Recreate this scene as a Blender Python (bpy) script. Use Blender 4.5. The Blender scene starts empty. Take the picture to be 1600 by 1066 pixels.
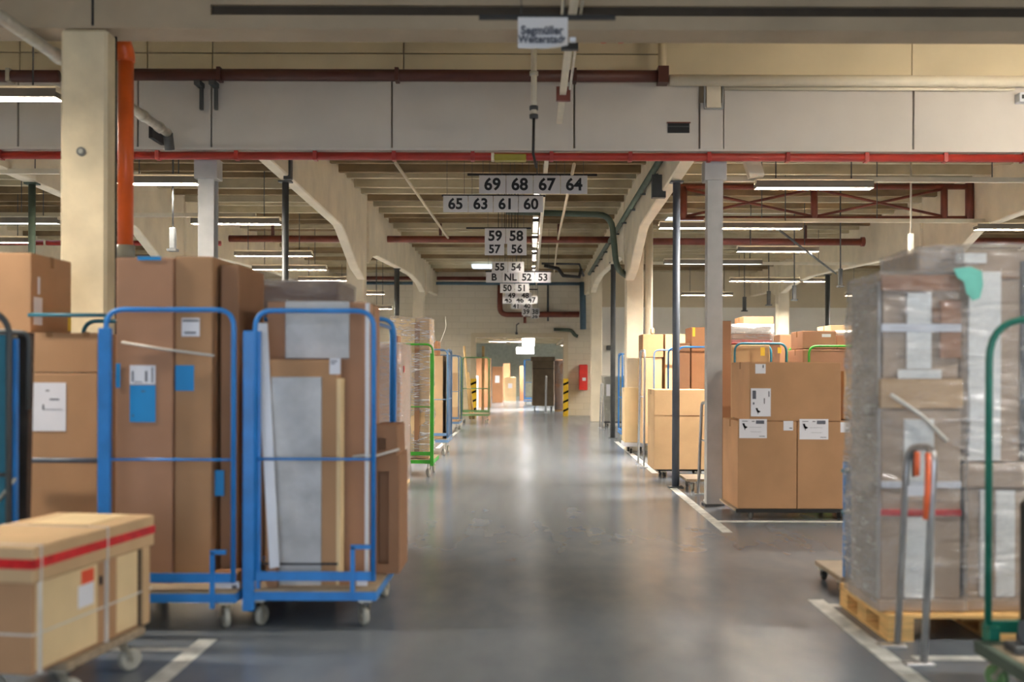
import bpy, bmesh, math, random
from mathutils import Vector, Matrix, noise
random.seed(7)
S = bpy.context.scene
COL = S.collection
PI = math.pi

# ------------------------------------------------------------------ camera, world, exposure
F, VX, VY, EYE, KR = 1600.0, 827.0, 579.0, 1.45, 0.0032
cam = bpy.data.objects.new('camera', bpy.data.cameras.new('camera'))
COL.objects.link(cam)
cam.location = (0, 0, EYE)
cam.rotation_euler = (PI / 2, -KR, 0)
cam.data.sensor_width = 36
cam.data.lens = 36
cam.data.shift_x = -(VX - 800) / 1600
cam.data.shift_y = (VY - 533) / 1600
cam.data.clip_end = 200
cam.data.dof.use_dof = True
cam.data.dof.focus_distance = 15.0
cam.data.dof.aperture_fstop = 1.15
S.camera = cam
w = bpy.data.worlds.new('world'); S.world = w
w.use_nodes = True
w.node_tree.nodes['Background'].inputs[0].default_value = (0.75, 0.85, 1.0, 1)
w.node_tree.nodes['Background'].inputs[1].default_value = 1.5
S.view_settings.view_transform = 'Standard'
S.view_settings.look = 'None'
S.view_settings.gamma = 1
S.view_settings.use_curve_mapping = False
S.view_settings.exposure = 1.0


def P(px, py, Y):
    """a point of the place at distance Y whose direction was measured in the photograph"""
    qx = px + KR * (py - 533)
    qy = py - KR * (px - 800)
    return Vector(((qx - VX) * Y / F, Y, EYE - (qy - VY) * Y / F))

# ------------------------------------------------------------------ materials
def srgb(r, g, b):
    f = lambda c: (c / 255) / 12.92 if c / 255 <= 0.04045 else ((c / 255 + 0.055) / 1.055) ** 2.4
    return (f(r), f(g), f(b), 1)

MATS = {}
def mat(name, col, rough=0.6, metal=0.0, var=0.06, scale=6.0, bump=0.0, bscale=60.0, spec=0.5, coords='Object', stretch=(1, 1, 1)):
    if name in MATS: return MATS[name]
    m = bpy.data.materials.new(name); m.use_nodes = True
    nt = m.node_tree; N = nt.nodes; L = nt.links
    b = N['Principled BSDF']
    b.inputs['Roughness'].default_value = rough
    b.inputs['Metallic'].default_value = metal
    b.inputs['Specular IOR Level'].default_value = spec
    tc = N.new('ShaderNodeTexCoord'); mp = N.new('ShaderNodeMapping')
    mp.inputs['Scale'].default_value = stretch
    L.new(tc.outputs[coords], mp.inputs[0])
    no = N.new('ShaderNodeTexNoise'); no.inputs['Scale'].default_value = scale; no.inputs['Detail'].default_value = 5
    L.new(mp.outputs[0], no.inputs['Vector'])
    cr = N.new('ShaderNodeValToRGB')
    cr.color_ramp.elements[0].position = 0.3; cr.color_ramp.elements[1].position = 0.7
    cr.color_ramp.elements[0].color = tuple(c * (1 - var * 2) for c in col[:3]) + (1,)
    cr.color_ramp.elements[1].color = tuple(min(1, c * (1 + var * 2)) for c in col[:3]) + (1,)
    L.new(no.outputs[0], cr.inputs[0]); L.new(cr.outputs[0], b.inputs['Base Color'])
    if bump:
        n2 = N.new('ShaderNodeTexNoise'); n2.inputs['Scale'].default_value = bscale
        L.new(mp.outputs[0], n2.inputs['Vector'])
        bp = N.new('ShaderNodeBump'); bp.inputs['Strength'].default_value = bump; bp.inputs['Distance'].default_value = 0.01
        L.new(n2.outputs[0], bp.inputs['Height']); L.new(bp.outputs[0], b.inputs['Normal'])
    MATS[name] = m
    return m

def emis(name, col, s):
    if name in MATS: return MATS[name]
    m = bpy.data.materials.new(name); m.use_nodes = True
    b = m.node_tree.nodes['Principled BSDF']
    b.inputs['Base Color'].default_value = (0.8, 0.8, 0.8, 1)
    b.inputs['Emission Color'].default_value = col
    b.inputs['Emission Strength'].default_value = s
    MATS[name] = m
    return m

def card(name, r, g, b, var=0.05):
    m = mat(name, srgb(r, g, b), 0.75, var=var, scale=2.5, bump=0.15, bscale=14, spec=0.3)
    return m

CB = card('cardboard', 176, 136, 100)
CBD = card('cardboard_dark', 150, 112, 84)
CBP = card('cardboard_pinkish', 172, 130, 102)
CBL = card('cardboard_light', 198, 166, 126)
CBY = card('cardboard_yellow', 222, 196, 152)
CBO = card('cardboard_orange', 166, 120, 86)
TAPE = mat('packing_tape', srgb(150, 112, 76), 0.25, var=0.05)
REDTAPE = mat('red_tape', srgb(205, 38, 40), 0.3, var=0.12, scale=20)
CONC = mat('painted_concrete', srgb(226, 214, 190), 0.75, var=0.05, scale=2.2, bump=0.25, bscale=12)
CONCN = mat('raw_concrete', srgb(214, 200, 168), 0.8, var=0.08, scale=3.0, bump=0.3, bscale=16)
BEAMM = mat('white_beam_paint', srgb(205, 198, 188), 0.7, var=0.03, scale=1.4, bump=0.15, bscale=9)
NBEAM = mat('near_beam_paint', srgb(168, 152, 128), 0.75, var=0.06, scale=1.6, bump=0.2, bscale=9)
CEILN = mat('near_ceiling_paint', srgb(214, 200, 168), 0.75, var=0.05, scale=1.2, bump=0.2, bscale=9)
PLANK = mat('ceiling_plank_concrete', srgb(184, 172, 143), 0.85, var=0.16, scale=2.0, bump=0.5, bscale=10, stretch=(0.6, 3, 1))
PLANKD = mat('ceiling_plank_stained', srgb(132, 112, 82), 0.85, var=0.2, scale=2.6, bump=0.5, bscale=10, stretch=(0.6, 3, 1))
BACKC = mat('ceiling_backing', srgb(120, 104, 76), 0.9)
WALLM = mat('lit_wall_white', srgb(236, 232, 222), 0.75, var=0.03, scale=1.0)
UPWALL = mat('beige_wall', srgb(206, 192, 164), 0.75, var=0.03, scale=1.0)
REDP = mat('red_pipe_paint', srgb(158, 44, 34), 0.45, var=0.1, scale=5)
BRP = mat('rust_red_steel', srgb(118, 58, 42), 0.5, var=0.12, scale=5)
DKP = mat('dark_brown_pipe', srgb(78, 40, 32), 0.45, var=0.1, scale=4)
ORP = mat('orange_pipe', srgb(222, 98, 38), 0.35, var=0.04)
GREYP = mat('grey_plastic_pipe', srgb(150, 150, 138), 0.45)
SILV = mat('galvanised_steel', srgb(190, 186, 172), 0.38, metal=0.55, var=0.08, scale=12)
ALU = mat('brushed_aluminium', srgb(188, 188, 188), 0.32, metal=0.75, var=0.06, scale=14)
CREAM = mat('cream_enamel', srgb(222, 212, 188), 0.5, var=0.03)
DKST = mat('dark_steel_paint', srgb(72, 74, 74), 0.5, var=0.08)
DKBL = mat('blue_grey_post_paint', srgb(84, 92, 104), 0.45, var=0.06)
GREYPOST = mat('light_grey_post_paint', srgb(176, 176, 174), 0.5, var=0.06, scale=4)
DGRN = mat('dark_green_pipe', srgb(70, 84, 70), 0.5, var=0.08)
BLACK = mat('black_steel', srgb(28, 26, 24), 0.5)
BLUE = mat('blue_powder_coat', srgb(40, 128, 204), 0.32, var=0.07, scale=7)
BLUEG = mat('grey_blue_powder_coat', srgb(92, 124, 160), 0.38, var=0.08, scale=7)
BLUEP = mat('blue_sheet_metal', srgb(62, 92, 130), 0.35, var=0.08, scale=5)
TEAL = mat('teal_powder_coat', srgb(36, 108, 128), 0.38, var=0.08, scale=7)
GREEN = mat('bright_green_powder_coat', srgb(58, 150, 40), 0.35, var=0.08, scale=7)
OLIVE = mat('dull_green_powder_coat', srgb(92, 128, 78), 0.42, var=0.1, scale=7)
BGREEN = mat('bottle_green_powder_coat', srgb(30, 112, 92), 0.35, var=0.08, scale=7)
DECK = mat('worn_plywood', srgb(158, 140, 116), 0.65, var=0.12, scale=7, stretch=(1, 6, 1))
RUBBER = mat('grey_rubber_wheel', srgb(168, 164, 150), 0.55)
DRUBBER = mat('dark_rubber_wheel', srgb(52, 50, 46), 0.55)
PAPER = mat('label_paper', srgb(226, 226, 232), 0.6, var=0.01)
BPAPER = mat('blue_label_paper', srgb(22, 140, 206), 0.55, var=0.02)
YPAPER = mat('yellow_label_paper', srgb(240, 206, 60), 0.55, var=0.02)
OPAPER = mat('orange_red_label_paper', srgb(230, 84, 50), 0.5, var=0.02)
INK = mat('label_ink', srgb(92, 94, 104), 0.6)
INKB = mat('black_ink', srgb(30, 30, 32), 0.6)
SIGNM = mat('sign_plate', srgb(214, 212, 212), 0.35, var=0.01)
FOAM = mat('white_foam', srgb(232, 232, 228), 0.7, var=0.03, scale=30, bump=0.2, bscale=80)
FOIL = mat('grey_foil_insulation', srgb(176, 176, 176), 0.42, metal=0.15, var=0.1, scale=5, bump=0.4, bscale=10)
GREYB = mat('grey_side_board', srgb(200, 196, 190), 0.5, var=.05)
DKBRN = card('cardboard_very_dark', 104, 82, 72)
DBLP = mat('dull_blue_pipe_paint', srgb(70, 96, 112), 0.5)
WOOD = mat('pallet_wood', srgb(222, 178, 112), 0.7, var=0.12, scale=5, stretch=(1, 1, 8))
PLANKW = mat('raw_plank_wood', srgb(206, 172, 118), 0.7, var=0.1, scale=5)
DARKCOV = mat('dark_brown_cover', srgb(104, 88, 68), 0.65, var=0.08, scale=4)
YEL = mat('barrier_yellow', srgb(232, 190, 40), 0.5, var=0.03)
STRAP = mat('clear_strap', srgb(205, 200, 190), 0.3)
DKPLAS = mat('dark_plastic_sheet', srgb(58, 50, 46), 0.25, var=0.2, scale=4, bump=0.6, bscale=8)
WPLAS = mat('white_plastic_strip', srgb(218, 220, 226), 0.4, var=0.02)
TGREEN = mat('mint_film', srgb(120, 200, 180), 0.3, var=0.1)
LINE = mat('floor_line_paint', srgb(186, 186, 180), 0.6, var=0.18, scale=9)
ORS = mat('orange_rubber_sleeve', srgb(238, 110, 62), 0.45)
REDSIGN = mat('red_extinguisher_cabinet', srgb(214, 44, 34), 0.4)
YGR = mat('yellow_green_fixture', srgb(150, 138, 40), 0.5)
LAMP = emis('lamp_diffuser', (1.0, 0.91, 0.80, 1), 330.0)
LAMPS = emis('strong_lamp_diffuser', (1.0, 0.91, 0.78, 1), 190.0)
LAMPC = emis('lamp_diffuser_cool', (0.80, 0.90, 1.0, 1), 16.0)
LAMPF = emis('lamp_diffuser_far_hall', (1.0, 0.93, 0.84, 1), 480.0)
LAMPM = emis('white_lamp_diffuser', (1.0, 0.96, 0.9, 1), 170.0)
LAMPB = emis('bare_tube_lamp', (1.0, 0.91, 0.8, 1), 140.0)
LAMPA = emis('aisle_lamp_diffuser', (1.0, 0.92, 0.82, 1), 260.0)
SKYL = emis('skylight_glow', (0.62, 0.78, 1.0, 1), 0.9)
LITSIGN = emis('backlit_sign', (0.95, 0.97, 1.0, 1), 1.6)

def film(name, alpha, tint=(0.9, 0.9, 0.92, 1), rough=0.18, streak=0.0, st=(1, 1, 2.6), thr=0.56):
    m = bpy.data.materials.new(name); m.use_nodes = True
    nt = m.node_tree; N = nt.nodes; L = nt.links
    b = N['Principled BSDF']; out = N['Material Output']
    b.inputs['Base Color'].default_value = tint
    b.inputs['Roughness'].default_value = rough
    b.inputs['Specular IOR Level'].default_value = 0.9
    tr = N.new('ShaderNodeBsdfTransparent'); mx = N.new('ShaderNodeMixShader'); mx2 = N.new('ShaderNodeMixShader')
    gl = N.new('ShaderNodeBsdfGlossy'); gl.inputs['Roughness'].default_value = 0.16
    tc = N.new('ShaderNodeTexCoord'); mp = N.new('ShaderNodeMapping'); mp.inputs['Scale'].default_value = st
    L.new(tc.outputs['Object'], mp.inputs[0])
    no = N.new('ShaderNodeTexNoise'); no.inputs['Scale'].default_value = 6; no.inputs['Detail'].default_value = 5; no.inputs['Distortion'].default_value = 1.6
    L.new(mp.outputs[0], no.inputs['Vector'])
    bp = N.new('ShaderNodeBump'); bp.inputs['Strength'].default_value = 1.0; bp.inputs['Distance'].default_value = 0.06
    L.new(no.outputs[0], bp.inputs['Height']); L.new(bp.outputs[0], b.inputs['Normal']); L.new(bp.outputs[0], gl.inputs['Normal'])
    lw = N.new('ShaderNodeLayerWeight'); lw.inputs['Blend'].default_value = 0.45
    L.new(bp.outputs[0], lw.inputs['Normal'])
    ad = N.new('ShaderNodeMath'); ad.operation = 'MULTIPLY_ADD'; ad.inputs[1].default_value = 0.25; ad.inputs[2].default_value = alpha; ad.use_clamp = True
    sr = N.new('ShaderNodeMapRange'); sr.inputs[1].default_value = thr; sr.inputs[2].default_value = thr + .16; sr.inputs[3].default_value = 0; sr.inputs[4].default_value = streak  # milky overlap streaks that also paint crinkle highlights into the film
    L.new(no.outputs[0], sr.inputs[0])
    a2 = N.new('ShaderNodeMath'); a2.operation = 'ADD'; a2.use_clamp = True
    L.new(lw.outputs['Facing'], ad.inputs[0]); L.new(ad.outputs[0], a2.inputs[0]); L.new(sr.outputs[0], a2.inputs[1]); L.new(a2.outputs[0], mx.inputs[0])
    L.new(tr.outputs[0], mx.inputs[1]); L.new(b.outputs[0], mx.inputs[2])
    g2 = N.new('ShaderNodeMath'); g2.operation = 'MULTIPLY_ADD'; g2.inputs[1].default_value = 0.3; g2.inputs[2].default_value = 0.03; g2.use_clamp = True
    L.new(lw.outputs['Fresnel'], g2.inputs[0]); L.new(g2.outputs[0], mx2.inputs[0])
    L.new(mx.outputs[0], mx2.inputs[1]); L.new(gl.outputs[0], mx2.inputs[2]); L.new(mx2.outputs[0], out.inputs[0])
    return m
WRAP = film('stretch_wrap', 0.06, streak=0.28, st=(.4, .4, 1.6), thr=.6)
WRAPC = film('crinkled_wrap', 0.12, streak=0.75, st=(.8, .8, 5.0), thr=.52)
WRAPW = film('stretch_wrap_milky', 0.22)

def floor_mat():
    m = bpy.data.materials.new('polished_concrete_floor'); m.use_nodes = True
    nt = m.node_tree; N = nt.nodes; L = nt.links; b = N['Principled BSDF']
    b.inputs['Specular IOR Level'].default_value = 0.32
    tc = N.new('ShaderNodeTexCoord')
    def nz(scale, det, st):
        mp = N.new('ShaderNodeMapping'); mp.inputs['Scale'].default_value = st
        L.new(tc.outputs['Object'], mp.inputs[0])
        n = N.new('ShaderNodeTexNoise'); n.inputs['Scale'].default_value = scale; n.inputs['Detail'].default_value = det
        L.new(mp.outputs[0], n.inputs['Vector']); return n
    a = nz(0.35, 6, (1, 1, 1)); c = nz(5, 8, (1, 0.5, 1)); d = nz(1.2, 4, (2.5, 0.25, 1))
    cr = N.new('ShaderNodeValToRGB'); cr.color_ramp.elements[0].position = 0.3; cr.color_ramp.elements[1].position = 0.7
    cr.color_ramp.elements[0].color = srgb(96, 103, 112); cr.color_ramp.elements[1].color = srgb(118, 123, 128)
    mx = N.new('ShaderNodeMix'); mx.data_type = 'FLOAT'; mx.inputs[0].default_value = 0.45
    L.new(a.outputs[0], mx.inputs[2]); L.new(c.outputs[0], mx.inputs[3])
    L.new(mx.outputs[0], cr.inputs[0]); L.new(cr.outputs[0], b.inputs['Base Color'])
    mr = N.new('ShaderNodeMapRange'); mr.inputs[3].default_value = 0.13; mr.inputs[4].default_value = 0.30
    L.new(d.outputs[0], mr.inputs[0]); L.new(mr.outputs[0], b.inputs['Roughness'])
    bp = N.new('ShaderNodeBump'); bp.inputs['Strength'].default_value = 0.06; bp.inputs['Distance'].default_value = 0.01
    L.new(c.outputs[0], bp.inputs['Height']); L.new(bp.outputs[0], b.inputs['Normal'])
    return m
FLOOR = floor_mat()

def brick_mat():
    m = bpy.data.materials.new('painted_block_wall'); m.use_nodes = True
    nt = m.node_tree; N = nt.nodes; L = nt.links; b = N['Principled BSDF']
    b.inputs['Roughness'].default_value = 0.75
    tc = N.new('ShaderNodeTexCoord'); mp = N.new('ShaderNodeMapping'); mp.inputs['Rotation'].default_value = (PI / 2, 0, 0)
    L.new(tc.outputs['Object'], mp.inputs[0])
    br = N.new('ShaderNodeTexBrick'); br.inputs['Scale'].default_value = 1.0
    br.inputs['Brick Width'].default_value = 0.5; br.inputs['Row Height'].default_value = 0.2
    br.inputs['Mortar Size'].default_value = 0.006
    br.inputs['Color1'].default_value = srgb(220, 210, 190); br.inputs['Color2'].default_value = srgb(215, 205, 184)
    br.inputs['Mortar'].default_value = srgb(200, 189, 168)
    L.new(mp.outputs[0], br.inputs[0]); L.new(br.outputs[0], b.inputs['Base Color'])
    return m
BRICKW = brick_mat()

# ------------------------------------------------------------------ geometry helpers
def link(name, bm, m, parent=None, smooth=False):
    me = bpy.data.meshes.new(name); bm.to_mesh(me); bm.free()
    if smooth:
        for p in me.polygons: p.use_smooth = True
    me.materials.append(m)
    o = bpy.data.objects.new(name, me); COL.objects.link(o)
    if parent: o.parent = parent; o.matrix_parent_inverse = parent.matrix_basis.inverted()
    return o

def box(bm, x0, x1, y0, y1, z0, z1, bev=0.0):
    if x0 > x1: x0, x1 = x1, x0
    if y0 > y1: y0, y1 = y1, y0
    if z0 > z1: z0, z1 = z1, z0
    r = bmesh.ops.create_cube(bm, size=1)
    bmesh.ops.scale(bm, verts=r['verts'], vec=(x1 - x0, y1 - y0, z1 - z0))
    bmesh.ops.translate(bm, verts=r['verts'], vec=((x0 + x1) / 2, (y0 + y1) / 2, (z0 + z1) / 2))
    if bev:
        es = list({e for v in r['verts'] for e in v.link_edges})
        bmesh.ops.bevel(bm, geom=es, offset=bev, segments=1, affect='EDGES')

def bx(name, x0, x1, y0, y1, z0, z1, m, parent=None, bev=0.0):
    bm = bmesh.new(); box(bm, x0, x1, y0, y1, z0, z1, bev)
    return link(name, bm, m, parent)

def tube(bm, pts, r, n=10, closed=False, cap=True):
    pts = [Vector(p) for p in pts]
    k = len(pts); rings = []; up = None
    for i, p in enumerate(pts):
        if closed: t = (pts[(i + 1) % k] - pts[i - 1])
        elif i == 0: t = pts[1] - pts[0]
        elif i == k - 1: t = pts[-1] - pts[-2]
        else: t = (pts[i + 1] - p).normalized() + (p - pts[i - 1]).normalized()
        t.normalize()
        if up is None:
            up = t.orthogonal().normalized()
        up = (up - t * up.dot(t))
        if up.length < 1e-6: up = t.orthogonal()
        up.normalize(); sd = t.cross(up)
        rings.append([bm.verts.new(p + (up * math.cos(2 * PI * j / n) + sd * math.sin(2 * PI * j / n)) * r) for j in range(n)])
    m = k if closed else k - 1
    for i in range(m):
        a, b = rings[i], rings[(i + 1) % k]
        for j in range(n): bm.faces.new((a[j], a[(j + 1) % n], b[(j + 1) % n], b[j]))
    if cap and not closed:
        bm.faces.new(rings[0][::-1]); bm.faces.new(rings[-1])

def tb(name, pts, r, m, parent=None, n=10):
    bm = bmesh.new(); tube(bm, pts, r, n)
    bmesh.ops.recalc_face_normals(bm, faces=bm.faces)
    return link(name, bm, m, parent, smooth=True)

def rnd(pts, rad, seg=5):
    """round the inner corners of a polyline"""
    pts = [Vector(p) for p in pts]; out = [pts[0]]
    for i in range(1, len(pts) - 1):
        a, p, b = pts[i - 1], pts[i], pts[i + 1]
        r = min(rad, (a - p).length / 2, (b - p).length / 2)
        s = p + (a - p).normalized() * r; e = p + (b - p).normalized() * r
        for j in range(seg + 1):
            t = j / seg
            out.append(s * (1 - t) ** 2 + p * 2 * t * (1 - t) + e * t * t)
    out.append(pts[-1]); return out

def prism_x(bm, prof, x0, x1):
    """profile of (y, z) points extruded along x"""
    a = [bm.verts.new((x0, y, z)) for y, z in prof]; b = [bm.verts.new((x1, y, z)) for y, z in prof]
    n = len(prof)
    for i in range(n): bm.faces.new((a[i], a[(i + 1) % n], b[(i + 1) % n], b[i]))
    bm.faces.new(a[::-1]); bm.faces.new(b)
    bmesh.ops.recalc_face_normals(bm, faces=bm.faces)

def slab(bm, pts, th):
    pts = [Vector(p) for p in pts]; n = (pts[1] - pts[0]).cross(pts[2] - pts[0]).normalized()
    if n.y > 0: n = -n
    a = [bm.verts.new(p) for p in pts]; b = [bm.verts.new(p - n * th) for p in pts]
    bm.faces.new(a); bm.faces.new(b[::-1]); k = len(pts)
    for i in range(k): bm.faces.new((a[i], b[i], b[(i + 1) % k], a[(i + 1) % k]))
    bmesh.ops.recalc_face_normals(bm, faces=bm.faces)

def tag(o, label, cat, group=None):
    o['label'] = label; o['category'] = cat
    if group: o['group'] = group
    return o

def thing(name, label, cat, loc=(0, 0, 0), group=None):
    o = bpy.data.objects.new(name, None); COL.objects.link(o)
    o.empty_display_size = 0.1
    o.location = loc
    return tag(o, label, cat, group)

def structure(o):
    o['kind'] = 'structure'; return o

# ------------------------------------------------------------------ the setting
fl = structure(bx('floor', -18, 18, -4, 62, -0.2, 0, FLOOR))
WALLY = 33.0
structure(bx('wall_left', -18.2, -18, -4, 62, 0, 5.2, UPWALL))
structure(bx('wall_right', 18, 18.2, -4, 62, 0, 5.2, UPWALL))
bm = bmesh.new()   # wall behind the viewpoint, its wide opening added to let in daylight fill
box(bm, -18, -5.5, -4.2, -4, 0, 5.2); box(bm, 5.5, 18, -4.2, -4, 0, 5.2); box(bm, -5.5, 5.5, -4.2, -4, 4.0, 5.2)
structure(link('wall_back', bm, UPWALL))
structure(bx('wall_end', -18, 18, 58, 58.2, 0, 5.2, mat('grey_green_wall', srgb(168, 172, 158), .7)))
# far wall with the doorway
dL, dR, dT = P(743, 600, WALLY).x, P(880, 600, WALLY).x, P(810, 528, WALLY).z
bm = bmesh.new()
box(bm, -18, dL, WALLY, WALLY + 0.35, 0, 5.0)
box(bm, dL, dR, WALLY, WALLY + 0.35, dT, 5.0)
box(bm, dR, 2.2, WALLY, WALLY + 0.35, 0, 5.0)
structure(link('wall_far', bm, BRICKW))
bm = bmesh.new(); box(bm, 2.2, 18, WALLY, WALLY + 0.35, 0, 3.5)
structure(link('wall_far_right', bm, WALLM))  # wall below the lamp cutoff, lamplight painted in as a whiter colour
bm = bmesh.new(); box(bm, 2.2, 18, WALLY - 0.04, WALLY + 0.35, 3.5, 5.0)
structure(link('wall_far_upper_right', bm, UPWALL))  # same wall above the cutoff, beige tone paints its weaker light
bm = bmesh.new()
box(bm, dL - 0.15, dL, WALLY - 0.05, WALLY + 0.4, 0, dT + 0.15)
box(bm, dR, dR + 0.15, WALLY - 0.05, WALLY + 0.4, 0, dT + 0.15)
box(bm, dL, dR, WALLY - 0.05, WALLY + 0.4, dT, dT + 0.15)
structure(link('door_frame', bm, UPWALL))

# ceilings
ceil = structure(bx('ceiling', -18, 18, 11.3, 62, 4.72, 5.0, BACKC))
slabn = structure(bx('ceiling_near', -18, 18, -4, 11.3, 5.14, 5.4, BACKC))
for (xa, xb) in ((-18, -4.15), (-4.15, 2.1), (2.1, 8), (8, 18)):
    for (ya, yb) in ((-4, 3.2), (3.2, 7.0), (7.65, 10.34), (10.36, 10.9)):
        bx('ceiling_panel', xa + 0.008, xb - 0.008, ya, yb - 0.008, 5.10, 5.14, CEILN, slabn)

# haunched long beams and their columns, rows along the building
ROWS = [(-11.76, -11.6), (-6.42, -6.25), (-3.12, -2.96), (1.73, 1.89), (7.1, 7.27), (12.5, 12.67)]
COLX = [(-11.84, -11.53), (-6.5, -6.2), (-3.31, -3.0), (1.75, 2.06), (7.05, 7.36), (12.4, 12.74)]
COLY = [18.5, 29.0]
def soffit_profile(y0, y1, c0, c1, small=False):
    top = 4.60; s = 3.86
    pr = [(y0, top)]
    if c0 and c1: pr += [(y0, 3.42), (y0 + 0.05, 3.42), (y0 + .5, 3.58), (y0 + 1.0, 3.66), (y0 + 1.4, 3.68), (y0 + 5, 3.8)]
    elif c0: pr += [(y0, 3.6), (y0 + .05, 3.6), (y0 + 1, 3.8)]
    else: pr += [(y0, s)]
    if c1 and small: pr += [(y1 - 3.0, 3.86), (y1 - 1.0, 3.80), (y1 - .05, 3.66), (y1, 3.66)]
    elif c1: pr += [(y1 - 2.35, 3.73), (y1 - 2.1, 3.68), (y1 - 0.75, 3.2), (y1, 3.08)]
    else: pr += [(y1, s)]
    pr += [(y1, top)]
    return pr
for (xa, xb), (ca, cb) in zip(ROWS, COLX):
    row = structure(bx('beam_ledge', xa - 0.02, xb + 0.02, 11.3, WALLY, 4.58, 4.66, CONC))
    for (a, b, c0, c1) in ((11.32, 18.5, False, True), (18.86, 29.0, True, True), (29.36, WALLY, True, False)):
        bm = bmesh.new(); prism_x(bm, soffit_profile(a, b, c0, c1, c0 and c1), xa, xb)
        bmesh.ops.bevel(bm, geom=[e for e in bm.edges if abs((e.verts[0].co - e.verts[1].co).x) < 1e-5 and e.calc_length() > .2 and max(e.verts[0].co.z, e.verts[1].co.z) < 4.5], offset=0.015, segments=1, affect='EDGES')
        link('haunched_beam', bm, CONC, row)
    for y in COLY:
        structure(bx('column', ca, cb, y, y + 0.36, 0, 4.58, CONC, None, 0.015))

# ceiling planks between the beam rows (each plank with a rib at its edge)
bays = [(-18, -11.78), (-11.58, -6.44), (-6.23, -3.14), (-2.94, 1.71), (1.91, 7.08), (7.29, 12.48)]
pitch = 0.70
for bi, (xa, xb) in enumerate(bays):
    meshes = []
    for mm in (PLANK, PLANKD):
        bm = bmesh.new()
        box(bm, xa + 0.01, xb - 0.01, 0.02, pitch - 0.02, 4.64, 4.70)
        box(bm, xa + 0.01, xb - 0.01, 0.02, 0.12, 4.50, 4.64)
        me = bpy.data.meshes.new('ceiling_plank'); bm.to_mesh(me); bm.free(); me.materials.append(mm); meshes.append(me)
    y = 11.45; i = 0
    while y + pitch < WALLY:
        o = bpy.data.objects.new('ceiling_plank', meshes[1 if random.random() < 0.35 else 0])
        o.location = (0, y, random.uniform(-0.03, 0.03)); COL.objects.link(o); o.parent = ceil
        y += pitch; i += 1
# far hall roof
bm = bmesh.new()
for k in range(14): box(bm, -12, 12, 36 + k * 1.6, 36.14 + k * 1.6, 2.94, 3.08)
for x_ in (-4, -1.2, 1.5, 4): box(bm, x_, x_ + .12, 36, 58, 2.88, 2.97)
link('ceiling_joists', bm, PLANK, ceil)['kind'] = 'stuff'

structure(bx('ceiling_far_hall', -18, 18, 35.8, 58, 3.08, 3.2, UPWALL))
# big transverse beam, built of panels
TB0 = 10.9
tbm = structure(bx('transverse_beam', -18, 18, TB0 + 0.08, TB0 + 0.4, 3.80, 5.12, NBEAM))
zb, zt = 3.81, 4.60
def px_x(px, py, Y): return P(px, py, Y).x
joints = [-18, -9.0, P(28, 190, TB0).x, P(215, 190, TB0).x, P(330, 190, TB0).x, P(612, 190, TB0).x, P(897, 190, TB0).x, P(1093, 190, TB0).x]
for a, b in zip(joints[:-1], joints[1:]):
    bx('beam_panel', a + 0.009, b - 0.009, TB0, TB0 + 0.06, zb, zt, BEAMM, tbm, 0.004)
xp0, xp1 = joints[-1], P(1130, 190, TB0).x
bx('beam_pilaster', xp0 + 0.005, xp1 - 0.005, TB0 - 0.02, TB0 + 0.06, zb, 4.30, BEAMM, tbm, 0.004)
for a, b in ((xp1, P(1427, 190, TB0).x), (P(1427, 190, TB0).x, 9.5), (9.5, 18)):
    bx('beam_panel', a + 0.009, b - 0.009, TB0, TB0 + 0.06, zb, zt, BEAMM, tbm, 0.004)
xs = [-18, P(28, 90, TB0).x, P(228, 90, TB0).x, P(330, 90, TB0).x, P(630, 90, TB0).x, P(1030, 90, TB0).x, P(1427, 90, TB0).x, 18]
for a, b in zip(xs[:-1], xs[1:]):
    if a < P(1000, 90, TB0).x:
        bx('upper_panel', a + .008, b - .008, TB0 + .04, TB0 + .09, 4.61, 4.825, CEILN, tbm); bx('upper_panel', a + .008, b - .008, TB0 + .04, TB0 + .09, 4.838, 5.10, CEILN, tbm)
    else: bx('upper_panel', a + .004, b - .004, TB0 + .04, TB0 + .09, 4.61, 5.10, CEILN, tbm)
bx('beam_lip', -18, 18, TB0 - 0.03, TB0 + 0.06, zb - 0.025, zb, BEAMM, tbm)
# small dark vent opening in the beam
v = thing('vent_grille', 'small dark rectangular vent opening in the white transverse beam', 'vent', P(1060, 200, TB0))
a, b = P(1043, 193, TB0), P(1077, 208, TB0)
bx('recess', a.x, b.x, TB0 - 0.012, TB0 + 0.0, b.z, a.z, BLACK, v)
bx('vent_frame', a.x - .01, b.x + .01, TB0 - 0.02, TB0 - 0.002, a.z, a.z + .012, BRP, v)
bx('louvre', a.x, b.x, TB0 - 0.02, TB0 - 0.012, (a.z + b.z) / 2 + .01, (a.z + b.z) / 2 + .02, DKST, v)
# near beam
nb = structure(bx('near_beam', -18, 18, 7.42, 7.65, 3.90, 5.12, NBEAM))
JOINT = mat('dark_joint', srgb(66, 56, 44), 0.8)  # dark tone of the strip set in the beam face groove
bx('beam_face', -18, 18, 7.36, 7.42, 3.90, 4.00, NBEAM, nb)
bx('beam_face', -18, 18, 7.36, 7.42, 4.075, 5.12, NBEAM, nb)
bx('joint_strip', -2.3, 18, 7.40, 7.425, 4.0, 4.075, JOINT, nb); bx('beam_face', -18, -2.3, 7.36, 7.42, 4.0, 4.075, NBEAM, nb)
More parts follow.
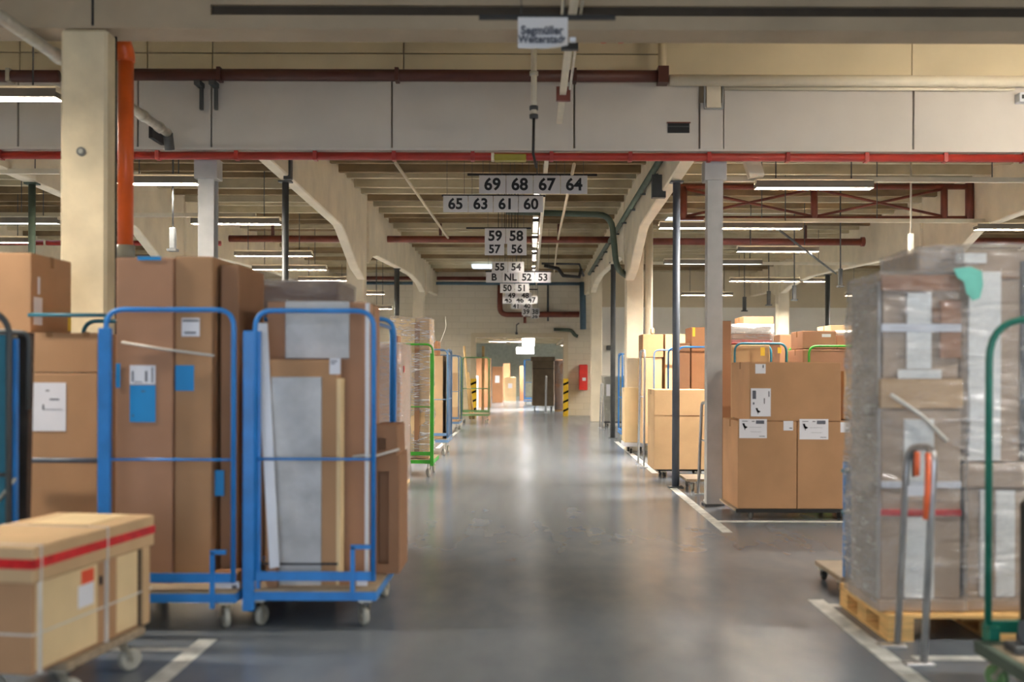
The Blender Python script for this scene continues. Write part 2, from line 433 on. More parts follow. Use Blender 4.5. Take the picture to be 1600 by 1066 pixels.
# steel posts under the transverse beam
def post(px, yb, wpx, Y, label, m, capital=True):
    x = P(px, 500, Y).x; hw = wpx / 2 * Y / F
    t = thing('steel_post', label, 'post', (x, Y + 0.06, 0))
    bm = bmesh.new()
    box(bm, x - hw, x + hw, Y, Y + 0.02, 0, 3.72); box(bm, x - hw, x + hw, Y + 0.14, Y + 0.16, 0, 3.72)
    box(bm, x - 0.02, x + 0.02, Y + 0.02, Y + 0.14, 0, 3.72)
    box(bm, x - hw, x - hw + .015, Y + 0.02, Y + 0.14, 0, 3.72)
    link('shaft', bm, m, t)
    bx('capital', x - hw * 1.45, x + hw * 1.45, Y - 0.02, Y + 0.18, 3.50, 3.72, m, t, 0.006)
    bx('base_plate', x - hw * 1.3, x + hw * 1.3, Y - 0.03, Y + 0.2, 0, 0.02, DKST, t)
    return t
post(1117, 790, 24, 11.0, 'light grey steel post beside the three stacked chair cartons', GREYPOST)
post(321, 790, 25, 11.0, 'light grey steel post above the tall cartons on the left', GREYPOST)

# raw concrete column with hole
xL, xR = P(93, 300, 7.3).x, P(166, 300, 7.3).x
colm = structure(bx('concrete_column', xL, xR, 7.3, 7.47, 0, P(130, 45, 7.3).z, CONCN, None, 0.02))
bm = bmesh.new(); c = P(127, 237, 7.3)
bmesh.ops.create_cone(bm, cap_ends=True, segments=16, radius1=0.032, radius2=0.032, depth=0.012, matrix=Matrix.Translation((c.x, 7.296, c.z)) @ Matrix.Rotation(PI / 2, 4, 'X'))
link('socket_ring', bm, DKST, colm)
bm = bmesh.new()
bmesh.ops.create_cone(bm, cap_ends=True, segments=16, radius1=0.018, radius2=0.018, depth=0.02, matrix=Matrix.Translation((c.x, 7.294, c.z)) @ Matrix.Rotation(PI / 2, 4, 'X'))
link('socket_core', bm, GREYP, colm)
bx('beam_joint', xL + 0.2, xL + 0.215, 7.352, 7.362, 3.92, 4.6, BLACK, nb)

# floor lines
def line(x0, x1, y0, y1, n='painted_line'):
    return bx(n, x0, x1, y0, y1, 0.0, 0.0015, LINE, fl)
line(1.77, 1.87, 2.5, 6.5); line(1.74, 1.83, 9.2, 12.8); line(1.74, 1.83, 14.5, 21)
line(1.83, 3.4, 9.82, 9.92); line(1.87, 3.6, 6.3, 6.38); line(1.95, 3.4, 5.14, 5.22)
line(-1.77, -1.67, 2.5, 5.5); line(-2.6, -1.77, 5.26, 5.33); line(-1.74, -1.66, 19, 25)

# ------------------------------------------------------------------ pipes and services
def pipe_x(name, pa, pb, r, m, label, cat='pipe', Y=11, clips=0, cm=None):
    a = P(pa[0], pa[1], Y); b = P(pb[0], pb[1], Y); z = (a.z + b.z) / 2
    t = thing(name, label, cat, (a.x, Y, z))
    tb('pipe_run', [(a.x, Y, z), (b.x, Y, z)], r, m, t, 12)
    for k in range(clips):
        x = a.x + (b.x - a.x) * (k + 0.5) / clips
        bx('pipe_clamp', x - 0.02, x + 0.02, Y - r - 0.006, Y + r + 0.006, z - r - 0.006, z + r + 0.006, cm or DKST, t)
    return t
pipe_x('sprinkler_pipe', (-60, 243), (1660, 247), 0.042, REDP, 'red pipe running the full width under the white transverse beam', Y=TB0 + 0.02, clips=14, cm=REDP)
t = pipe_x('drain_pipe', (205, 118), (1036, 118), 0.062, DKP, 'dark brown pipe along the top of the white beam', Y=10.72, clips=3, cm=DKP)
a = P(1036, 118, 10.72)
tb('riser', [(a.x, 10.8, a.z - .08), (a.x, 10.8, 5.09)], 0.045, CEILN, t)
bx('end_flange', a.x - .06, a.x + .05, 10.64, 10.8, a.z - .09, a.z + .08, DKP, t)
for px in (308, 331):
    q = P(px, 128, 10.72)
    bm = bmesh.new(); box(bm, q.x - .03, q.x + .03, 10.7, 10.87, q.z - 0.03, q.z + 0.02); box(bm, q.x - .01, q.x + .02, 10.82, 10.87, q.z - .26, q.z)
    link('bracket', bm, DKST, t)
pipe_x('drain_pipe', (-60, 119), (92, 119), 0.062, DKP, 'short stretch of dark brown pipe left of the concrete column', Y=10.72, clips=1, cm=SILV)
pipe_x('ventilation_pipe', (1046, 125), (1680, 128), 0.058, CREAM, 'cream painted thick pipe along the right half of the beam', Y=10.72, clips=0)
t = pipe_x('cable_conduit', (1132, 137), (1585, 141), 0.018, CREAM, 'thin cream cable conduit below the cream pipe', 'conduit', Y=10.78)
t2 = thing('junction_box', 'white plastic junction box at the right end of the conduit', 'junction box', P(1598, 152, 10.8))
q = P(1598, 152, 10.8); bx('housing', q.x - .04, q.x + .06, 10.78, 10.9, q.z - .05, q.z + .05, WPLAS, t2, 0.006); bx('cover', q.x - .02, q.x + .04, 10.77, 10.78, q.z - .02, q.z + .02, DKST, t2)
t = thing('cable_bracket', 'cream metal bracket frame above the right post capital', 'bracket', P(1114, 145, 10.8))
a, b = P(1101, 118, 10.85), P(1129, 170, 10.85)
tb('bracket_frame', [(a.x, 10.85, a.z), (a.x, 10.85, b.z), (b.x, 10.85, b.z), (b.x, 10.85, a.z)], 0.012, GREYPOST, t, 6)
bx('bracket_plate', a.x + .02, b.x - .02, 10.84, 10.86, b.z + .01, a.z, CONC, t)
# orange down pipe
t = thing('downpipe', 'orange plastic downpipe beside the concrete column', 'pipe', (P(195, 300, 7.85).x, 7.85, 0))
ox = P(196, 300, 7.85).x
tb('orange_section', [(ox, 7.85, P(0, 385, 7.85).z), (ox, 7.85, P(0, 90, 7.85).z)], 0.058, ORP, t, 14)
tb('elbow', rnd([(ox, 7.85, P(0, 96, 7.85).z), (ox, 7.85, P(0, 84, 7.85).z), (ox - .02, 7.80, P(0, 62, 7.85).z)], .03), 0.066, ORP, t, 14)
tb('coupling', [(ox, 7.85, P(0, 402, 7.85).z), (ox, 7.85, P(0, 383, 7.85).z)], 0.07, GREYP, t, 14)
tb('lower_section', [(ox, 7.85, 0), (ox, 7.85, P(0, 400, 7.85).z)], 0.058, GREYP, t, 14)
tb('upper_section', [(ox - .02, 7.80, P(0, 62, 7.85).z), (ox - .02, 7.72, 4.66)], 0.055, GREYP, t, 14)
# electrical cables beside the column
for i, dx in enumerate((0, 0.03)):
    x = P(181, 300, 7.6).x + dx * .6
    tag(tb('power_cable', [(x, 7.55, 0.0), (x + .004, 7.55, 1.5), (x, 7.55, 3.9)], 0.008, BLACK, None, 6), ['black cable running down the side of the concrete column', 'second black cable nearer the orange downpipe'][i], 'cable')
# diagonal silver pipe running along the building
t = thing('silver_pipe', 'silver metal pipe running back behind the concrete column to the beam', 'pipe', (-3.9, 7, 3.9))
a = P(-30, 5, 6.6); b = P(262, 208, 10.55)
tb('pipe_run', [a, b], 0.045, SILV, t, 12)
for k in (0.3, 0.62, 0.8, 0.93):
    q = a.lerp(b, k); d = (b - a).normalized()
    tb('pipe_sleeve', [q - d * .04, q + d * .04], 0.056, SILV, t, 12)
tb('pipe_elbow', [b, b + Vector((0.0, .06, -.16))], 0.05, DKST, t, 10)
q = P(238, 205, 10.6); bx('hanger', q.x - .02, q.x + .02, 10.55, 10.9, q.z - .08, q.z + .04, BLACK, t)
# far brown pipe and its hangers
t = pipe_x('heating_pipe', (352, 373), (954, 375), 0.07, BRP, 'rust red pipe crossing the middle bay behind the numbers', Y=21.3, clips=0)
for px in (426, 688, 873):
    q = P(px, 368, 21.3); bx('hanger', q.x - .03, q.x + .03, 21.28, 21.32, q.z, 4.5, DKP, t)
t = pipe_x('heating_pipe', (1012, 378), (1350, 378), 0.072, BRP, 'rust red pipe with flanged end in the right bay', Y=21.3)
q = P(1345, 378, 21.3); tb('flange', [(q.x, 21.3, q.z), (q.x + .07, 21.3, q.z)], 0.1, BRP, t, 12)
q = P(1258, 378, 21.3); bx('hanger', q.x - .03, q.x + .03, 21.28, 21.32, q.z, 4.5, DKP, t)
pipe_x('sprinkler_pipe', (-20, 378), (345, 382), 0.05, REDP, 'red pipe across the far left bay above the cartons', Y=20.2, clips=2, cm=CREAM)
pipe_x('heating_pipe', (1490, 377), (1640, 377), 0.07, BRP, 'rust red pipe above the wrapped pallet loads at far right', Y=21.3)
t = pipe_x('wall_pipe', (470, 433), (770, 437), 0.06, BRP, 'rust red pipe along the top of the far block wall', Y=32.7)
t = pipe_x('wall_pipe', (560, 442), (905, 444), 0.05, DBLP, 'blue grey pipe high on the far wall behind the hanging numbers', Y=32.45)
x0 = P(781, 460, 32.7).x; x1 = P(905, 492, 32.7).x; z1 = P(781, 444, 32.7).z; z0 = P(840, 492, 32.7).z
t = thing('wall_pipe', 'rust red pipe bending down and right on the far wall', 'pipe', (x0, 32.7, z0))
tb('pipe_run', rnd([(x0, 32.7, z1), (x0, 32.7, z0), (x1, 32.7, z0)], 0.25), 0.085, BRP, t, 10)
q = P(820, 505, 32.7); tb('tee_outlet', [(q.x, 32.7, z0), (q.x, 32.7, q.z)], 0.05, BRP, t, 8)
tb('thin_branch', [P(843, 488, 32.75), P(905, 488, 32.75)], 0.02, BRP, t, 6)
tag(tb('wall_pipe', [P(910, 441, 32.5), P(911, 515, 32.5)], .10, DBLP, None, 10), 'thick blue grey vertical pipe at the far wall corner right of the numbers', 'pipe')
t = thing('cable_tray', 'dark sagging cable tray under the ceiling before the far wall corner', 'cable tray', P(885, 425, 27))
tb('tray_cables', [P(850, 415, 27), P(872, 420, 27), P(880, 431, 27), P(905, 433, 27), P(908, 420, 27)], .05, BLACK, t, 6)
tb('tray_edge', [P(846, 412, 27), P(905, 413, 27), P(912, 432, 27)], .03, DKST, t, 6)
tag(tb('wall_conduit', [P(856, 444, 32.9), P(856, 502, 32.9)], 0.03, DKST, None, 8), 'thin grey vertical conduit on the far wall right of the numbers', 'conduit')
tag(tb('gas_pipe', rnd([P(865, 515, 32.8), P(893, 516, 32.8), P(898, 524, 32.8), P(903, 526, 32.8)], .1), 0.055, DGRN, None, 8), 'dark green pipe bending down above the doorway right corner', 'pipe')
t = thing('wall_pull_switch', 'small dark pull switch on the wall above the doorway', 'switch', P(808, 520, 32.9))
tb('cord', [P(811, 505, 32.9), P(807, 508, 32.9), P(807, 520, 32.9)], 0.018, DKST, t, 6)
q = P(807, 521, 32.9); bx('knob', q.x - .04, q.x + .04, 32.86, 32.94, q.z - .04, q.z + .03, DKST, t)
# dark green transverse pipe turning down, right of aisle
t = thing('gas_pipe', 'dark green pipe crossing to the right beam and bending down', 'pipe', P(900, 335, 18.2))
tb('pipe_run', rnd([P(790, 331, 18.2), P(955, 336, 18.2), P(963, 420, 18.2), (1.77, 18.62, P(974, 428, 18.2).z)], .25), 0.055, DGRN, t, 10)
# pipe with ladder brackets along right beam
t = thing('beam_pipe', 'dark green pipe running back along the right concrete beam on brackets', 'pipe', (1.62, 12, 4.1))
tb('pipe_run', [(1.66, 11.6, 4.14), (1.66, 28.5, 4.14)], 0.045, DGRN, t, 10)
for k in range(11):
    y = 12.3 + k * 1.5
    bx('bracket', 1.64, 1.80, y, y + .03, 4.08, 4.11, DKST, t)
q = P(835, 420, 13)
bx('switch_box', 1.60, 1.78, 13.4, 13.5, 3.72, 4.02, DKST, t)
tag(tb('downpipe', [(2.17, 18.6, 0), (2.17, 18.6, 4.5)], .07, CREAM, None, 12), 'cream downpipe right beside the right concrete column', 'pipe')
# thin sprinkler lines along the building at ceiling
tag(tb('sprinkler_branch', [P(618, 255, 12.6), P(700, 372, 21)], 0.022, UPWALL, None, 6), 'thin pale sprinkler line slanting back left of the hanging numbers', 'pipe')
tag(tb('sprinkler_branch', [P(897, 257, 12.6), P(872, 372, 21), P(865, 430, 30)], 0.022, UPWALL, None, 6), 'thin pale sprinkler line slanting back right of the hanging numbers', 'pipe')
tag(tb('steel_brace', [P(1210, 354, 16.0), P(1306, 428, 22)], 0.02, DKST, None, 6), 'thin dark diagonal steel brace in the right bay', 'brace')
# centre hanging pole and light track
t = thing('hanging_pole', 'grey hanging pole and cable in front of the beam centre', 'pole', P(833, 230, 9.6))
tb('pole_tube', [(P(834, 50, 9.6).x, 9.6, 5.1), P(834, 178, 9.6)], 0.028, CREAM, t, 8)
tb('pole_cable', [P(834, 178, 9.6), P(833, 240, 9.6), P(838, 262, 9.7)], 0.014, BLACK, t, 6)
for py in (172, 185, 118):
    q = P(834, py, 9.6); tb('coupling', [q, q + Vector((0, 0, .035))], 0.042, DKST if py > 120 else SILV, t, 10)
for (xa, xb, pya, n) in ((.28, .33, 0, 'first'),):
    t = thing('light_track', 'pale grey light track running back below the near ceiling beside the shop sign', 'light track', (0.3, 6, 3.9))
    zz = 3.98
    bx('track_rail', .27, .33, 3.0, 10.5, zz, zz + .05, CREAM, t)
    bx('track_side', .215, .235, 3.0, 7.6, zz + .02, zz + .04, CREAM, t)
    bx('track_side', .35, .37, 3.0, 9.3, zz + .02, zz + .04, SILV, t)
    for y in (6.3, 7.9, 9.4): bx('track_clip', .24, .37, y, y + .05, zz - .05, zz + .08, BRP if y > 9 else DKST, t)
t = thing('light_track', 'white cable track running back above the hanging number signs', 'light track', (0.1, 12, 4.1))
bx('track_rail', .18, .23, 11.5, 31, 4.02, 4.07, CREAM, t)
for k in range(7): bx('track_hanger', .195, .215, 12.5 + k * 2.7, 12.53 + k * 2.7, 4.07, 4.64, SILV, t)
t = thing('yellow_housing', 'short yellow green fixture under the beam beside the hanging pole', 'fixture', P(797, 247, 10.8))
a, b = P(772, 242, 10.8), P(822, 252, 10.8); bx('housing', a.x, b.x, 10.74, 10.875, b.z, a.z, YGR, t, 0.01)
bx('end_cap', a.x - .03, a.x, 10.75, 10.84, b.z, a.z + .01, CREAM, t)
for i, px in enumerate((943, 970)):
    q = P(px, 63, 10.86); t = thing('alarm_beacon', ['left one of two small red beacons under the near ceiling', 'right one of two small red beacons under the near ceiling'][i], 'beacon', (q.x, q.y, 4.62))
    bx('beacon_base', q.x - .04, q.x + .04, 10.9, 10.94, q.z, q.z + .04, WPLAS, t)
    bm = bmesh.new(); bmesh.ops.create_cone(bm, cap_ends=True, segments=14, radius1=.035, radius2=.045, depth=.05, matrix=Matrix.Translation((q.x, q.y, q.z))); link('red_lens', bm, REDSIGN, t)
# tilted panel under right of post
t = thing('cable_duct', 'short tilted grey duct piece behind the right post capital', 'duct', P(1178, 255, 11.3))
bm = bmesh.new()
vs = [bm.verts.new(P(*c)) for c in ((1160, 238, 11.4), (1184, 238, 11.4), (1195, 274, 11.4), (1172, 277, 11.4))]
vs2 = [bm.verts.new(vv.co + Vector((0, .12, 0))) for vv in vs]
bm.faces.new(vs); bm.faces.new(vs2[::-1])
for i in range(4): bm.faces.new((vs[i], vs2[i], vs2[(i + 1) % 4], vs[(i + 1) % 4]))
bmesh.ops.recalc_face_normals(bm, faces=bm.faces); link('duct_body', bm, CONC, t)

# dark posts under the beam middles
def dpost(px, ytop, Y, r, m, label):
    q = P(px, ytop, Y); q.z = 3.79 if Y < 14 else 3.76
    t = thing('support_post', label, 'post', (q.x, Y, 0))
    tb('post_tube', [(q.x, Y, 0.012), (q.x, Y, q.z)], r, m, t, 10)
    bx('base_plate', q.x - .09, q.x + .09, Y - .09, Y + .09, 0, 0.012, DKST, t)
    bx('head_plate', q.x - .08, q.x + .08, Y - .06, Y + .06, q.z, q.z + .02, m, t)
    return t
dpost(50, 277, 13.0, .045, DGRN, 'dark green round post behind the upper left carton')
dpost(446, 279, 12.8, .042, DKST, 'dark round post above the wrapped carton on the left')
dpost(620, 423, 23.5, .06, DKST, 'dark round post left of the tall wrapped stack')
dpost(1057, 288, 12.75, .048, DKBL, 'blue grey round post rising behind the large light carton')
dpost(958, 426, 22.0, .055, DKST, 'dark round post at the right aisle edge near the blue cart')
dpost(1293, 432, 24.6, .06, DKST, 'dark round post behind the brown cartons at right')
tag(bx('post_fixture', P(450, 250, 12.6).x - .045, P(450, 250, 12.6).x + .045, 12.55, 12.65, P(446, 281, 12.6).z, P(446, 240, 12.6).z, DKST), 'dark steel head clamp on top of the left round post', 'clamp')

# steel truss in the right bay
t = thing('steel_truss', 'rust red lattice truss spanning the right bay', 'truss', P(1290, 318, 16.4))
Yt = 16.4
def bar(name, p, q, r=.032, m=BRP):
    a = P(p[0], p[1], Yt); b = P(q[0], q[1], Yt); tb(name, [a, b], r, m, t, 6)
bar('top_chord', (1063, 292), (1518, 292), .045); bar('bottom_chord', (1063, 341), (1518, 341), .035)
for px in (1068, 1272, 1475): bar('vertical_strut', (px, 292), (px, 341), .055)
bar('vertical_strut', (1515, 285), (1515, 343), .07)
for (p, q) in (((1072, 296), (1268, 338)), ((1072, 338), (1268, 296)), ((1276, 296), (1472, 338)), ((1276, 338), (1472, 296))): bar('diagonal_strut', p, q, .022)

# ------------------------------------------------------------------ luminaires
SKIRT = mat('dark_louvre', srgb(120, 112, 98), 0.6)
def lum(x0, x1, Y, z, label, m=LAMP, rail=True, group=None, name='ceiling_lamp', bare=False):
    t = thing(name, label, 'lamp', ((x0 + x1) / 2, Y, z), group)
    bx('lamp_housing', x0, x1, Y - .07, Y + .07, z, z + .06, CREAM, t, 0.008)
    if bare:
        bx('diffuser', x0 + .02, x1 - .02, Y - .05, Y + .05, z - .05, z - .001, m, t)
        return t
    sk = bmesh.new(); box(sk, x0, x1, Y - .085, Y - .078, z - .055, z + .03); box(sk, x0, x1, Y + .078, Y + .085, z - .055, z + .03)
    box(sk, x0, x0 + .006, Y - .078, Y + .078, z - .055, z); box(sk, x1 - .006, x1, Y - .078, Y + .078, z - .055, z)
    link('reflector_skirt', sk, SKIRT, t)
    bx('diffuser', x0 + .02, x1 - .02, Y - .07, Y + .07, z - .006, z - .001, m, t)
    for x in (x0 + .25, x1 - .25):
        tb('suspension_rod', [(x, Y, z + .06), (x, Y, 5.1 if Y < 11 else 4.655 if Y < 34 else 3.08)], 0.008, DKST, t, 6)
    return t
def lum_px(pxa, pxb, py, Y, label, m=LAMP, **k):
    a = P(pxa, py, Y); b = P(pxb, py, Y); return lum(a.x, b.x, Y, (a.z + b.z) / 2, label, m, **k)
def rail_px(pxa, pxb, py, Y, label):
    a = P(pxa, py, Y); b = P(pxb, py, Y); z = (a.z + b.z) / 2
    t = thing('lighting_rail', label, 'rail', (a.x, Y, z))
    bx('rail_body', a.x, b.x, Y - .03, Y + .03, z - .03, z + .03, CREAM, t)
    n = max(2, int((b.x - a.x) / 1.4))
    for k in range(n):
        x = a.x + (b.x - a.x) * (k + .5) / n
        tb('suspension_rod', [(x, Y, z + .03), (x, Y, 4.655)], 0.007, DKST, t, 6)
lum_px(-70, 93, 146, 9.6, 'lit strip lamp left of the concrete column near the ceiling')
lum_px(185, 311, 281, 12.4, 'lit strip lamp between orange downpipe and left grey post')
lum_px(1180, 1362, 288, 12.5, 'lit strip lamp in front of the right truss')
rail_px(-60, 93, 268, 12.3, 'pale rail crossing left of the concrete column')
rail_px(1100, 1640, 281, 12.6, 'pale lighting rail crossing in front of the right truss')
lum_px(300, 438, 345, 15.7, 'lit strip lamp between left grey post and dark round post')
lum_px(1030, 1252, 352, 15.9, 'lit strip lamp just under the right truss')
lum_px(1524, 1660, 354, 15.9, 'lit strip lamp above the tall wrapped pallet load')
lum_px(-80, 93, 344, 15.7, 'bluish lit strip lamp at the far left', LAMPC)
rail_px(1100, 1640, 345, 16.0, 'pale lighting rail crossing under the right truss')
lum_px(395, 510, 418, 22.0, 'lit strip lamp above the left wrapped carton')
rail_px(-40, 400, 336, 15.8, 'pale lighting rail across the left bay')
lum_px(1037, 1190, 409, 22.0, 'bluish lit strip lamp under the far right beam', LAMPC)
lum_px(1380, 1438, 418, 21.6, 'short lit strip lamp left of the wrapped pallet load')
rail_px(1010, 1440, 412, 22.3, 'pale lighting rail in the middle of the right bay')
lum_px(1140, 1290, 437, 27.0, 'small distant strip lamp in the right bay')
lum_px(578, 612, 478, 29.5, 'upper distant strip lamp right of the left column', z0=0) if False else None
lum_px(574, 612, 480, 28.0, 'small distant strip lamp beside the left column')
# lamps of the same rows beyond the picture's edges and over the foreground; the cool pair above the camera is added fill
for (x, y, m_, lab) in ((-8.5, 9.6, LAMP, 'second lamp of the near row, further left of the concrete column'), (12.6, 9.0, LAMP, 'near row lamp farthest right, outside the view'),
        (-9.5, 12.4, LAMP, 'lamp far left behind the transverse beam'), (10, 12.5, LAMP, 'lamp far right behind the transverse beam'),
        (-4.7, 5.5, LAMPS, 'lamp over the front left carts, above the view'), (4.7, 4.1, LAMPM, 'lamp over the wrapped pallet, above the view'),
        (-2.6, 0.8, LAMPC, 'added unseen cool fill lamp left above the camera position'), (2.4, 0.8, LAMPC, 'added unseen cool fill lamp right above the camera position')):
    lum(x - .75, x + .75, y, 4.0 if y < 11 else 3.75, lab, m_)
lum(9.0, 10.5, 8.2, 3.9, 'second bare tube lamp farther right of the view below the near ceiling', LAMPB, bare=True)
lum(4.75, 6.2, 8.0, 3.9, 'bare tube lamp right of the view below the near ceiling', LAMPB, bare=True)
# slim lamps along the aisle, louvred
for i, y in enumerate((15.4, 18.9, 21.2, 24.0, 27.4)):
    t = thing('aisle_lamp', ('nearest', 'second', 'third', 'fourth', 'farthest')[i] + ' slim louvred lamp of the line over the aisle', 'lamp', (.105, y, 4.15), 'aisle lamps')
    zl = 4.16
    bx('lamp_housing', .055, .155, y - .75, y + .75, zl, zl + .04, CREAM, t)
    bx('diffuser', .07, .14, y - .73, y + .73, zl - .006, zl - .001, LAMPA, t)
    sk = bmesh.new(); box(sk, .05, .055, y - .75, y + .75, zl - .07, zl + .02); box(sk, .155, .16, y - .75, y + .75, zl - .07, zl + .02)
    for k in range(21): box(sk, .055, .155, y - .75 + k * .0748, y - .746 + k * .0748, zl - .07, zl - .007)
    link('louvre', sk, BLACK, t)
    for yy in (y - .5, y + .5): tb('suspension_rod', [(.105, yy, zl + .04), (.105, yy, 4.64)], .008, DKST, t, 6)
for (x, y) in ((-9.5, 18), (-5.0, 20), (4.6, 19), (9.9, 19), (-9.5, 25), (-5, 25.5), (5.2, 30), (9.9, 25), (-9.5, 30), (10, 30), (-5.0, 30)):
    lum(x - .75, x + .75, y, 3.72, 'strip lamp in the %s bay, %s the %s red pipe' % ('left' if x < 0 else 'right', 'behind' if y > 21 else 'before', 'outer end of the' if abs(x) > 7 else 'inner end of the') + (', deepest row' if y > 28 else ''), LAMPS if y > 28 else LAMP, group='strip lamps deep in the side bays')
for i, (x, y) in enumerate(((-4, 37), (0, 38), (4, 37), (-4, 43), (2.6, 44), (-1, 48), (-4, 53), (2.5, 54))):
    lum(x - .9, x + .9, y, 2.84, 'bright strip lamp beyond the doorway, %s row, %s' % (('nearest', 'second', 'third', 'fourth')[min(3, max(0, int((y - 34) / 5.5)))], 'left' if x < -.5 else 'right' if x > .5 else 'middle'), LAMPF, group='strip lamps beyond the doorway')
# skylights in the plank ceiling
for (pa, pb, py, Y, lab) in ((1040, 1222, 329, 20.4, 'bright skylight strip in the ceiling behind the truss'), (738, 782, 409, 29.4, 'bluish skylight strip in the ceiling behind the numbers'), (-60, 60, 335, 20.4, 'bright skylight strip at the far left ceiling')):
    a, b = P(pa, py, Y), P(pb, py, Y)
    o = bx('skylight', a.x, b.x, Y - .35, Y + .35, 4.40, 4.46, SKYL); tag(o, lab, 'skylight')

# hanging power drops
def drop(px, ytop, ybody0, ybody1, Y, label, wpx=9):
    q = P(px, ytop, Y); a = P(px, ybody0, Y); b = P(px, ybody1, Y); hw = wpx / 2 * Y / F
    t = thing('power_drop', label, 'power outlet', (q.x, Y, b.z), 'hanging power outlets')
    tb('cord', [(q.x, Y, 4.645), (a.x, Y, a.z)], 0.012, SILV if px > 1400 else DKST, t, 6)
    bx('outlet_body', a.x - hw * .6, a.x + hw * .6, Y - .04, Y + .04, b.z + .03, a.z, SILV if px > 1400 else DKST, t, 0.008)
    bx('outlet_foot', a.x - hw, a.x + hw, Y - .06, Y + .06, b.z, b.z + .03, DKST, t)
    return t
drop(1423, 258, 365, 402, 12.9, 'light grey hanging power outlet left of the wrapped pallet load', 12)
drop(1313, 300, 420, 449, 17.5, 'dark hanging power outlet third from the right post row end')
drop(1241, 330, 446, 470, 20.5, 'dark hanging power outlet in the right bay below the truss end')
drop(1201, 350, 455, 478, 23.5, 'dark hanging power outlet above the red and white wrapped parcel')
drop(1163, 370, 464, 487, 26.0, 'dark hanging power outlet nearest the right grey post')
drop(270, 258, 356, 393, 12.6, 'dark hanging power outlet between orange downpipe and grey post', 14)

# ------------------------------------------------------------------ hanging signs
FONT_CACHE = {}
def text_mesh(s, size, bold=0.012):
    cu = bpy.data.curves.new('lettering', 'FONT'); cu.body = s; cu.size = size; cu.align_x = 'CENTER'; cu.align_y = 'CENTER'
    cu.extrude = 0.0015; cu.offset = bold * size; cu.resolution_u = 3
    o = bpy.data.objects.new('tmp', cu); COL.objects.link(o)
    dg = bpy.context.evaluated_depsgraph_get()
    me = bpy.data.meshes.new_from_object(o.evaluated_get(dg)); bpy.data.objects.remove(o)
    return me
def lettering(s, size, loc, parent, m=INKB, sx=1.0, bold=0.03, roty=0.0):
    me = text_mesh(s, size, bold); me.materials.clear(); me.materials.append(m)
    o = bpy.data.objects.new('lettering', me); COL.objects.link(o)
    o.rotation_euler = (PI / 2, roty, 0); o.scale = (sx, 1, 1); o.location = loc
    bpy.context.view_layer.update()
    o.parent = parent; o.matrix_parent_inverse = parent.matrix_basis.inverted()
    return o
def sign_row(txts, pxa, pxb, pya, pyb, Y, row='', gap=0.004, rail=None, off=0):
    n = len(txts); a = P(pxa, pya, Y); b = P(pxb, pyb, Y); wd = (b.x - a.x) / n
    for i, s in enumerate(txts):
        if s is None: continue
        x0 = a.x + wd * i + gap; x1 = a.x + wd * (i + 1) - gap
        t = thing('number_sign', 'white plate reading %s, %s plate of the %s' % (s, ('only', )[0] if s == '37' else 'last' if s == '36' else ('leftmost', 'second', 'third', 'fourth')[i + off], row), 'sign', ((x0 + x1) / 2, Y, b.z), 'hanging number signs')
        bx('plate', x0, x1, Y, Y + .012, b.z, a.z, SIGNM, t, .002)
        lettering(s, max((a.z - b.z) * .92, min(.2, (a.z - b.z) * 1.15)), ((x0 + x1) / 2, Y - .002, (a.z + b.z) / 2 - .005), t)
        for x in (x0 + .05, x1 - .05): tb('hanging_wire', [(x, Y + .02, a.z - .02), (x, Y + .02, 4.64)], .003, DKST, t, 5)
    if rail:
        c, d = P(rail[0], rail[2], Y), P(rail[1], rail[2], Y)
        tag(bx('sign_rail', c.x, d.x, Y + .02, Y + .05, c.z - .015, c.z + .012, BLACK), rail[3], 'rail')
sign_row(['69', '68', '67', '64'], 748, 918, 274, 303, 13.3, row='uppermost nearest row', rail=(730, 933, 272, 'black rail holding the uppermost nearest row of number plates'))
sign_row(['65', '63', '61', '60'], 692, 849, 306, 332, 14.2, row='wide second row', rail=(690, 852, 305, 'black rail holding the wide second row of number plates'))
sign_row(['59', '58'], 757, 823, 357, 381, 17.3, row='upper pair beneath the wide row', rail=(728, 830, 356, 'black rail above the paired plates in mid distance'))
sign_row(['57'], 757, 788, 380, 399, 17.5, row='lower pair beneath the wide row'); sign_row(['56'], 792, 823, 380, 399, 17.5, row='lower pair beneath the wide row', off=1)
sign_row(['55', '54'], 768, 819, 409, 426, 22.0, row='pair above the lettered row', rail=(758, 862, 424, 'black rail above the lettered plate row'))
sign_row(['B', 'NL', '52', '53'], 759, 861, 425, 442, 22.2, row='row with letters')
sign_row(['50', '51'], 781, 827, 443, 458, 25.0, row='pair just under the lettered row', rail=(781, 840, 452, 'short black rail of the distant plate pairs'))
sign_row(['49', '48'], 789, 831, 457, 467, 26.3, row='distant pair under the blue grey pipe')
sign_row(['45', '46', '47'], 785, 840, 463, 475, 27.4, row='distant row of three')
sign_row(['41', '40'], 798, 832, 474, 483, 28.8, row='small pair below the row of three')
sign_row(['39', '38'], 815, 843, 482, 493, 30.4, row='tiny last pair')
sign_row(['37'], 817, 829, 490, 495, 31.4, row='lowest tiny pair'); sign_row(['36'], 829, 842, 490, 498, 31.2, row='lowest tiny pair')
bm = bmesh.new()
for px in (771, 782, 785, 790, 795, 801, 806):
    a = P(px, 334, 14.6); tube(bm, [(a.x, 16.9, P(px, 357, 16.9).z), (a.x, 16.9, 4.65)], .006, 5)
tag(link('sign_cables', bm, BLACK), 'bundle of dark thin cables hanging between number signs', 'cable')['kind'] = 'stuff'
